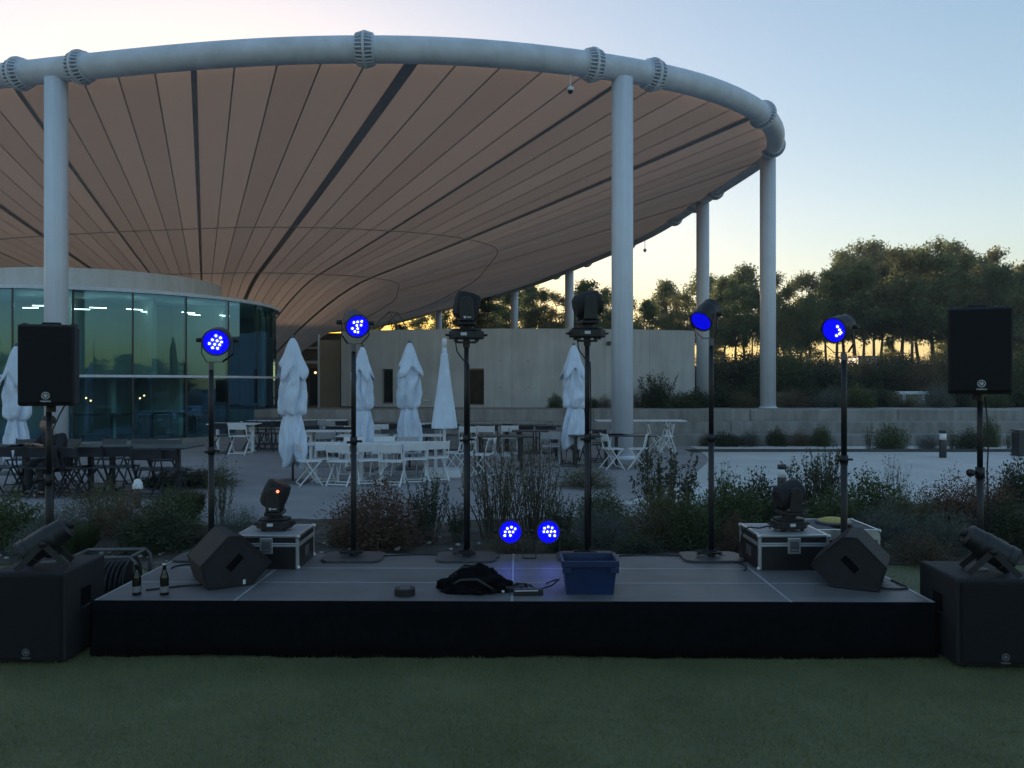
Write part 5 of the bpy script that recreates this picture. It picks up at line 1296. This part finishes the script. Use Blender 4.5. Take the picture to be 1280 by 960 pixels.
for px, Y, z in ((583,7.23,2.36),(734,7.25,2.375)):
    mb = MB(); X = PX(px, Y); mb.cyl((X,Y,z-.05),(X,Y,z+.02), .032, n=14); mb.box(X-.09,X+.09,Y-.05,Y+.05,z-.012,z+.004)
    o = mb.build('mounting_plate', M_BLACK); tag(o, 'flat mounting plate under the moving head on the '+('third' if px < 600 else 'fourth')+' stand', 'bracket')
    mb = MB(); mb.tube([(X-.10,Y-.06,z+.03),(X-.08,Y-.07,z-.09),(X-.02,Y-.05,z-.17),(X+.024,Y-.03,z-.2),(X+.03,Y-.03,z-.6),(X+.028,Y-.03,SZ+.1)], .006, 6); o = mb.build('stand_cable', M_BLACK, None, True); tag(o, 'thin black cable running down the '+('third' if px < 600 else 'fourth')+' light stand', 'cable')

# flight cases
def flight_case(label, x0, x1, y0, y1, zb, h, rz=0, lid=.085, latch=True, open_top=False, hold=True):
    w = (x1-x0)/2; d = y1-y0; t = thing('flight_case', label, 'flight case', ((x0+x1)/2, y0, zb), R(rz), 'flight cases on the stage')
    hl = h-lid
    MB().box(-w,w,0,d,0,hl-.014).build('case_body', M_LAM, t)
    if not open_top: MB().box(-w,w,0,d,hl+.016,h-.012).build('lid', M_LAM, t)
    e = .024
    for sx in (-1, 1):
        for y in (0, d):
            mb = MB(); a = sx*w; b = y; q = -1 if y == 0 else 1
            mb.box(min(a+sx*.003, a-sx*e),max(a+sx*.003, a-sx*e),min(b+q*.003,b-q*e),max(b+q*.003,b-q*e),.0,hl-.016)
            if not open_top: mb.box(min(a+sx*.003, a-sx*e),max(a+sx*.003, a-sx*e),min(b+q*.003,b-q*e),max(b+q*.003,b-q*e),hl+.018,h-.020)
            mb.build('corner_profile', M_ALU, t, bevel=.003)
    mb = MB()
    for z0, z1 in ((hl-.016,hl-.001),(hl+.001,hl+.018)):
        mb.box(-w-.005,w+.005,-.005,d+.005,z0,z1)
    mb.build('closing_profile', M_ALU, t, bevel=.003)
    mb = MB()
    if open_top:
        for a in ((-w-.003,w+.003,-.003,e),(-w-.003,w+.003,d-e,d+.003),(-w-.003,-w+e,e,d-e),(w-e,w+.003,e,d-e)): mb.box(*a,hl+.018,h)
    else:
        for a in ((-w-.004,w+.004,-.004,e),(-w-.004,w+.004,d-e,d+.004),(-w-.004,-w+e,e,d-e),(w-e,w+.004,e,d-e)): mb.box(*a,h-.020,h)
        MB().box(-w+e,w-e,e,d-e,h-.012,h-.003).build('lid_panel', mat('lid_top', (.30,.30,.31), .55, var=.15, vscale=5), t)
    mb.build('edge_profile', M_ALU, t, bevel=.003)
    for sx in (-1, 1):
        for sy in (0, 1):
            for z in (.012, h-.014): MB().ball((sx*(w-.004), sy*d+(.004 if sy == 0 else -.004), z), .021, n=10, m=6).build('ball_corner', M_ALU, t, True)
    if latch:
        for y, s in ((-.004,-1),):
            lt = MB().box(-.055,.055,y-.008,y,hl-.075,hl+.06).build('latch', M_ALU, t, bevel=.006)
            mb = MB(); mb.box(-.036,.036,y-.014,y-.0085,hl-.055,hl+.035); mb.build('latch_dish', M_STEEL, lt, bevel=.005)
            mb = MB(); mb.box(-.03,.03,y-.020,y-.0145,hl-.045,hl-.035); mb.build('latch_key', M_ALU, lt)
    for s in (-1, 1):
        mb = MB(); mb.box(s*w-(0 if s > 0 else .006),s*w+(.006 if s > 0 else 0),d*.5-.07,d*.5+.07,hl*.35,hl*.75); mb.build('handle', M_STEEL, t, bevel=.004)
    return t
flight_case('black flight case with aluminium edges behind the left monitor speaker', -2.36, -1.815, 6.80, 7.34, SZ, .29)
flight_case('black flight case on the right of the stage carrying a moving head light', 2.085, 2.68, 6.76, 7.32, SZ, .30)
flight_case('pale topped open flight case standing behind the right monitor speaker', 2.74, 3.55, 7.72, 8.35, .02, .555, open_top=True, latch=False)
t = thing('foam_insert', 'grey foam tray with a dark hollow inside the open flight case', 'foam', (3.145,8.035,.42))
mb = MB(); mb.box(-.375,.375,-.285,.285,0,.145); mb.build('foam_block', M_FOAM, t)
mb = MB(); mb.cyl((.12,-.13,.1455),(.12,-.13,.150), .11, n=24); mb.build('hollow', M_CLOTHBK, t)
t = thing('yellow_cushion', 'rounded yellow pad lying in the open flight case', 'pad', (PX(1042,8.12),8.12,.567))
mb = MB(); mb.lathe([(.15,0),(.16,.012),(.145,.03),(.10,.052),(.02,.062)], 28); mb.build('pad', M_YEL, t, True)
mb = MB(); mb.tube([(.16*math.cos(a)*1.0,.16*math.sin(a),.014) for a in [2*PI*k/28 for k in range(28)]], .018, 6, closed=True); mb.build('rim', M_STEEL, t, True)

# stage monitors (wedges): profile in local XZ, extruded along local Y
def wedge(label, loc, rz, s=1.0):
    t = thing('stage_monitor', label, 'monitor speaker', loc, R(rz), 'stage monitors', scale=(s,s,s))
    poly = [(-.235,.0),(.10,.0),(.255,.155),(.0,.40),(-.08,.40),(-.29,.19)]
    MB().prism(poly, -.24, .24).build('cabinet', M_BLACKM, t, bevel=.012, seg=2)
    # grille on the sloped face from (.255,.155) to (0,.40)
    a, b = Vector((.255,0,.155)), Vector((.0,0,.40)); u = (b-a).normalized(); nrm = Vector((u.z,0,-u.x)); 
    M = Matrix.Translation((a+b)/2) @ Matrix((u, Vector((0,1,0)), u.cross(Vector((0,1,0))))).transposed().to_4x4()
    sgn = 1 if (u.cross(Vector((0,1,0)))).dot(nrm) > 0 else -1
    MB(M).box(-.16,.16,-.22,.22,min(sgn*.001,sgn*.012),max(sgn*.001,sgn*.012)).build('grille', M_GRILLE, t, bevel=.004)
    for s_ in (-1, 1):
        mb = MB(); yy = s_*.2412
        mb.add([(-.10,yy,.16),(.0,yy,.26),(.04,yy,.22),(-.06,yy,.12)], [(0,1,2,3)]); mb.build('handle_recess', M_CLOTHBK, t)
        mb = MB(); mb.tube([(-.235,s_*.243,.0+.01),(.10,s_*.243,.01),(.252,s_*.243,.155),(.0,s_*.243,.395),(-.08,s_*.243,.395),(-.285,s_*.243,.19)], .005, 5, closed=True); mb.build('edge_bead', M_BLACK, t)
    mb = MB(); mb.box(.03,.05,-.2435,-.2415,.008,.05); mb.build('tape_tag', M_MARK, t)
    return t
wedge('black monitor speaker on the left of the stage, grille turned to the right', (PX(289,6.42),6.42,SZ+.001), 33, 1.0)
wb = wedge('black monitor speaker on the right of the stage, grille turned to the left', (PX(1061,6.36),6.36,SZ+.001), 152, 1.0)

# crate, bottles, tape, bag, cables
t = thing('blue_crate', 'open blue plastic crate at the front of the stage', 'crate', (PX(735.5,6.12),6.10,SZ))
w0, w1, d0, d1, h = .175, .20, .12, .145, .255
mb = MB(); mb.slab([(-w0,-d0),(w0,-d0),(w0,d0),(-w0,d0)], 0, .006)
for A_, B_ in (((-1,-1),(1,-1)),((1,-1),(1,1)),((1,1),(-1,1)),((-1,1),(-1,-1))):
    vs = []
    for off in (0, .006):
        for (sx, sy), z in ((A_,0),(B_,0),(B_,h),(A_,h)):
            k = z/h; vs.append((sx*(w0+(w1-w0)*k-off), sy*(d0+(d1-d0)*k-off), z+.0005))
    mb.add(vs, [(0,1,2,3),(7,6,5,4),(3,2,6,7),(0,4,5,1),(1,5,6,2),(0,3,7,4)])
mb.build('crate_body', M_BLUEP, t)
mb = MB(); e = .014
for a in ((-w1-e,w1+e,-d1-e,-d1),(-w1-e,w1+e,d1,d1+e),(-w1-e,-w1,-d1,d1),(w1,w1+e,-d1,d1)): mb.box(*a,h-.045,h+.003)
mb.build('rim', M_BLUEP, t, bevel=.004)
mb = MB()
for sx in (-1, 1): mb.box(sx*(w1-.02)-.03,sx*(w1-.02)+.03,-d1-e-.006,-d1-e-.001,h-.085,h-.046)
mb.build('handle_grip', M_BLUEP, t, bevel=.003)
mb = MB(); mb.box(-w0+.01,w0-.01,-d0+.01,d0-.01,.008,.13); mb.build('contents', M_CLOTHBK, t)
M_BG = mat('bottle_glass', (.012,.009,.005), .08, var=.2)
for i, (px, lb) in enumerate(((171,'brown glass bottle with pale label, left one of the pair on the stage corner'),(205.5,'brown glass bottle with white cap band, right one of the pair on the stage corner'))):
    t = thing('beer_bottle', lb, 'bottle', (*SP(px, 5.98)[:2], SZ), group='bottles on the stage corner')
    mb = MB(); mb.lathe([(.030,0),(.0315,.006),(.0315,.125),(.026,.15),(.0145,.18),(.0125,.222),(.0145,.224),(.0145,.23)], 20); mb.build('glass', M_BG, t, True)
    mb = MB(); mb.lathe([(.0318,.022),(.032,.024),(.032,.065),(.0318,.067)], 20); mb.build('label_band', M_MARKD, t, True)
    mb = MB(); mb.lathe([(.015,.222),(.0155,.225),(.0145,.234)], 14); mb.build('cap', M_ALU if i else M_DARKF, t, True)
t = thing('tape_roll', 'flat roll of black tape at the front edge of the stage', 'tape', (PX(506,5.98),5.98,SZ))
mb = MB(); n = 32
for i in range(n):
    a, b = 2*PI*i/n, 2*PI*(i+1)/n; c_ = lambda r, q, z: (r*math.cos(q), r*math.sin(q), z)
    mb.add([c_(.04,a,0),c_(.078,a,0),c_(.078,b,0),c_(.04,b,0),c_(.04,a,.05),c_(.078,a,.05),c_(.078,b,.05),c_(.04,b,.05)], [(0,3,2,1),(4,5,6,7),(1,2,6,5),(0,4,7,3)])
mb.build('roll', M_BLACK, t)
mb = MB()
for i in range(n):
    a, b = 2*PI*i/n, 2*PI*(i+1)/n; mb.add([c_(.036,a,.002),c_(.0395,a,.002),c_(.0395,b,.002),c_(.036,b,.002),c_(.036,a,.053),c_(.0395,a,.053),c_(.0395,b,.053),c_(.036,b,.053)], [(4,5,6,7),(1,2,6,5),(0,4,7,3)])
mb.build('core', M_MARKD, t)
# slumped black bag: a noisy mound
from mathutils import noise
t = thing('black_bag', 'slumped black cloth bag on the front of the stage', 'bag', (PX(594,6.12),6.12,SZ))
def lumpy(rx, ry, rz, seed, nx=40, ny=20, fold=1.0):
    vs, fs = [], []
    for j in range(ny+1):
        e = PI/2*j/ny
        for i in range(nx):
            a = 2*PI*i/nx; p = Vector((math.cos(a)*math.cos(e), math.sin(a)*math.cos(e), math.sin(e)))
            q = noise.noise(p*1.6+Vector((seed,0,0)))*.32+noise.noise(p*4+Vector((0,seed,0)))*.17*fold+abs(noise.noise(p*8+Vector((0,0,seed))))*.12*fold
            k = 1+q; vs.append((p.x*rx*k, p.y*ry*k, max(0.0, p.z*rz*(1+q*1.1))))
    for j in range(ny):
        for i in range(nx): fs.append((j*nx+i, j*nx+(i+1) % nx, (j+1)*nx+(i+1) % nx, (j+1)*nx+i))
    m_ = MB(); m_.add(vs, fs); return m_
lumpy(.25,.16,.155,3.7,64,28).build('bag_body', M_CLOTHBK, t, True)
mb = MB(); mb.tube([(-.18,-.09,.05),(-.10,-.15,.11),(.02,-.17,.12),(.10,-.16,.07),(.16,-.14,.02)], .012, 6); mb.build('strap', M_BLACK, t, True)
mb = MB(); mb.tube([(-.2,.0,.10),(-.1,-.02,.175),(.02,.0,.18),(.12,.02,.13)], .010, 6); mb.build('zip', M_BLACK, t, True)
mb = MB(); mb.box(.205,.225,-.15,-.148,.02,.035); mb.build('buckle', M_MARK, t)
mb = MB(); rs = random.Random(5); bx = PX(640, 6.08); q = []
for k in range(70):
    a = k*.62; q.append((bx+.14*math.cos(a)*rs.uniform(.5,1)+.03*math.sin(k*.2), 6.1+.07*math.sin(a)*rs.uniform(.5,1.1), SZ+.012+.03*rs.random()))
mb.tube(q, .009, 6); o = mb.build('cable_heap', M_BLACK, None, True); tag(o, 'tangled heap of black cable right of the slumped bag', 'cable')
t = thing('power_strip', 'black power strip with a pale edge lying on the cable heap', 'power strip', (PX(662,5.98),5.98,SZ), R(4))
mb = MB(); mb.box(-.12,.10,-.03,.03,.0,.045); mb.build('housing', M_BLACK, t, bevel=.006)
mb = MB(); mb.box(-.115,.06,-.0325,-.0305,.034,.041); mb.build('edge_strip', M_MARK, t)
for k in range(4):
    mb = MB(); mb.cyl((-.085+.05*k,0,.0452),(-.085+.05*k,0,.047), .017, n=14); mb.build('socket', M_STEEL, t)
mb = MB(); mb.tube([(PX(672,6),6.0,SZ+.03),(PX(690,6.0),6.02,SZ+.06),(PX(699,6.05),6.08,SZ+.09),(PX(696,6.1),6.2,SZ+.06),(PX(684,6.1),6.28,SZ+.01)], .006, 6); o = mb.build('loop_cable', M_BLACK, None, True); tag(o, 'black cord looping up between cable heap and blue crate', 'cable')
# stage cables
def cable(pts, label, r=.007):
    out = catmull([Vector(p) for p in pts], 8)[:-8]; mb = MB(); mb.tube(out, r, 6); o = mb.build('stage_cable', M_BLACK, None, True); tag(o, label, 'cable')
zc = SZ+.008
cable([(PX(186,6.1),6.1,zc),(PX(205,6.15),6.15,zc),(PX(230,6.22),6.22,zc),(PX(252,6.25),6.25,zc),(PX(268,6.4),6.4,zc),(PX(275,6.45),6.45,zc)], 'black cable lying from the bottles to the left monitor')
cable([(PX(215,6.8),6.8,zc),(PX(232,6.95),6.95,zc),(PX(250,6.9),6.9,zc),(PX(262,6.8),6.8,zc)], 'black cable curling behind the left monitor')
cable([(PX(1090,6.3),6.3,zc),(PX(1102,6.15),6.15,zc),(PX(1120,6.12),6.12,zc),(PX(1135,6.15),6.15,zc),(2.99+.05,6.3,zc),(3.02,6.4,zc)], 'black cable from the right monitor to the stage edge')
cable([(PX(482,7.3),7.3,zc),(PX(505,7.34),7.34,zc),(PX(530,7.36),7.36,zc),(PX(552,7.32),7.32,zc)], 'black cable along the back edge between the second and third stand')
cable([(PX(776,7.3),7.3,zc),(PX(800,7.34),7.34,zc),(PX(830,7.33),7.33,zc),(PX(852,7.3),7.3,zc)], 'black cable along the back edge between the fourth and fifth stand')
cable([(PX(900,7.25),7.25,zc+.02),(PX(915,7.15),7.15,zc),(PX(925,7.0),7.0,zc),(PX(932,6.9),6.9,zc),(PX(928,6.75),6.75,zc)], 'black cable from the fifth stand to the front right flight case')
cable([(PX(962,6.95),6.95,CRZ+.02),(PX(948,6.97),6.97,CRZ+.02),(PX(935,7.05),7.05,CRZ+.01),(PX(928,7.1),7.1,CRZ-.05),(PX(927,7.12),7.12,SZ+.03)], 'black cable hanging over the front right flight case')
# cable drum beside the stage
t = thing('cable_drum', 'black cable reel in a tubular frame left of the stage', 'cable reel', (-3.52,6.98,0.0), R(4))
mb = MB()
for y in (-.17, .17):
    mb.tube([(-.29,y,.02),(-.29,y,.46),(-.25,y,.50),(.25,y,.50),(.29,y,.46),(.29,y,.02)], .016, 8)
for x in (-.25, .25): mb.tube([(x,-.17,.50),(x,.17,.50)], .014, 8)
for x in (-.29, .29): mb.tube([(x,-.17,.02),(x,.17,.02)], .014, 8)
mb.build('frame', M_STEEL, t, True)
for x in (-.20, .20):
    mb = MB(); mb.cyl((x-.006,0,.25),(x+.006,0,.25), .215, n=32); mb.build('flange', M_BLACK, t)
mb = MB(); q = []
for k in range(360):
    a = 2*PI*k/20; lay = k//180; x = -.185+.37*((k % 180)/180 if lay == 0 else 1-(k % 180)/180); r = .145+.03*lay; q.append((x, r*math.cos(a), .25+r*math.sin(a)))
mb.tube(q, .0145, 6); mb.build('wound_cable', M_BLACKM, t, True)
mb = MB(); mb.cyl((-.30,0,.25),(.30,0,.25), .022, n=12); mb.cyl((-.19,0,.25),(.19,0,.25), .13, n=24); mb.build('core', M_BLACK, t)
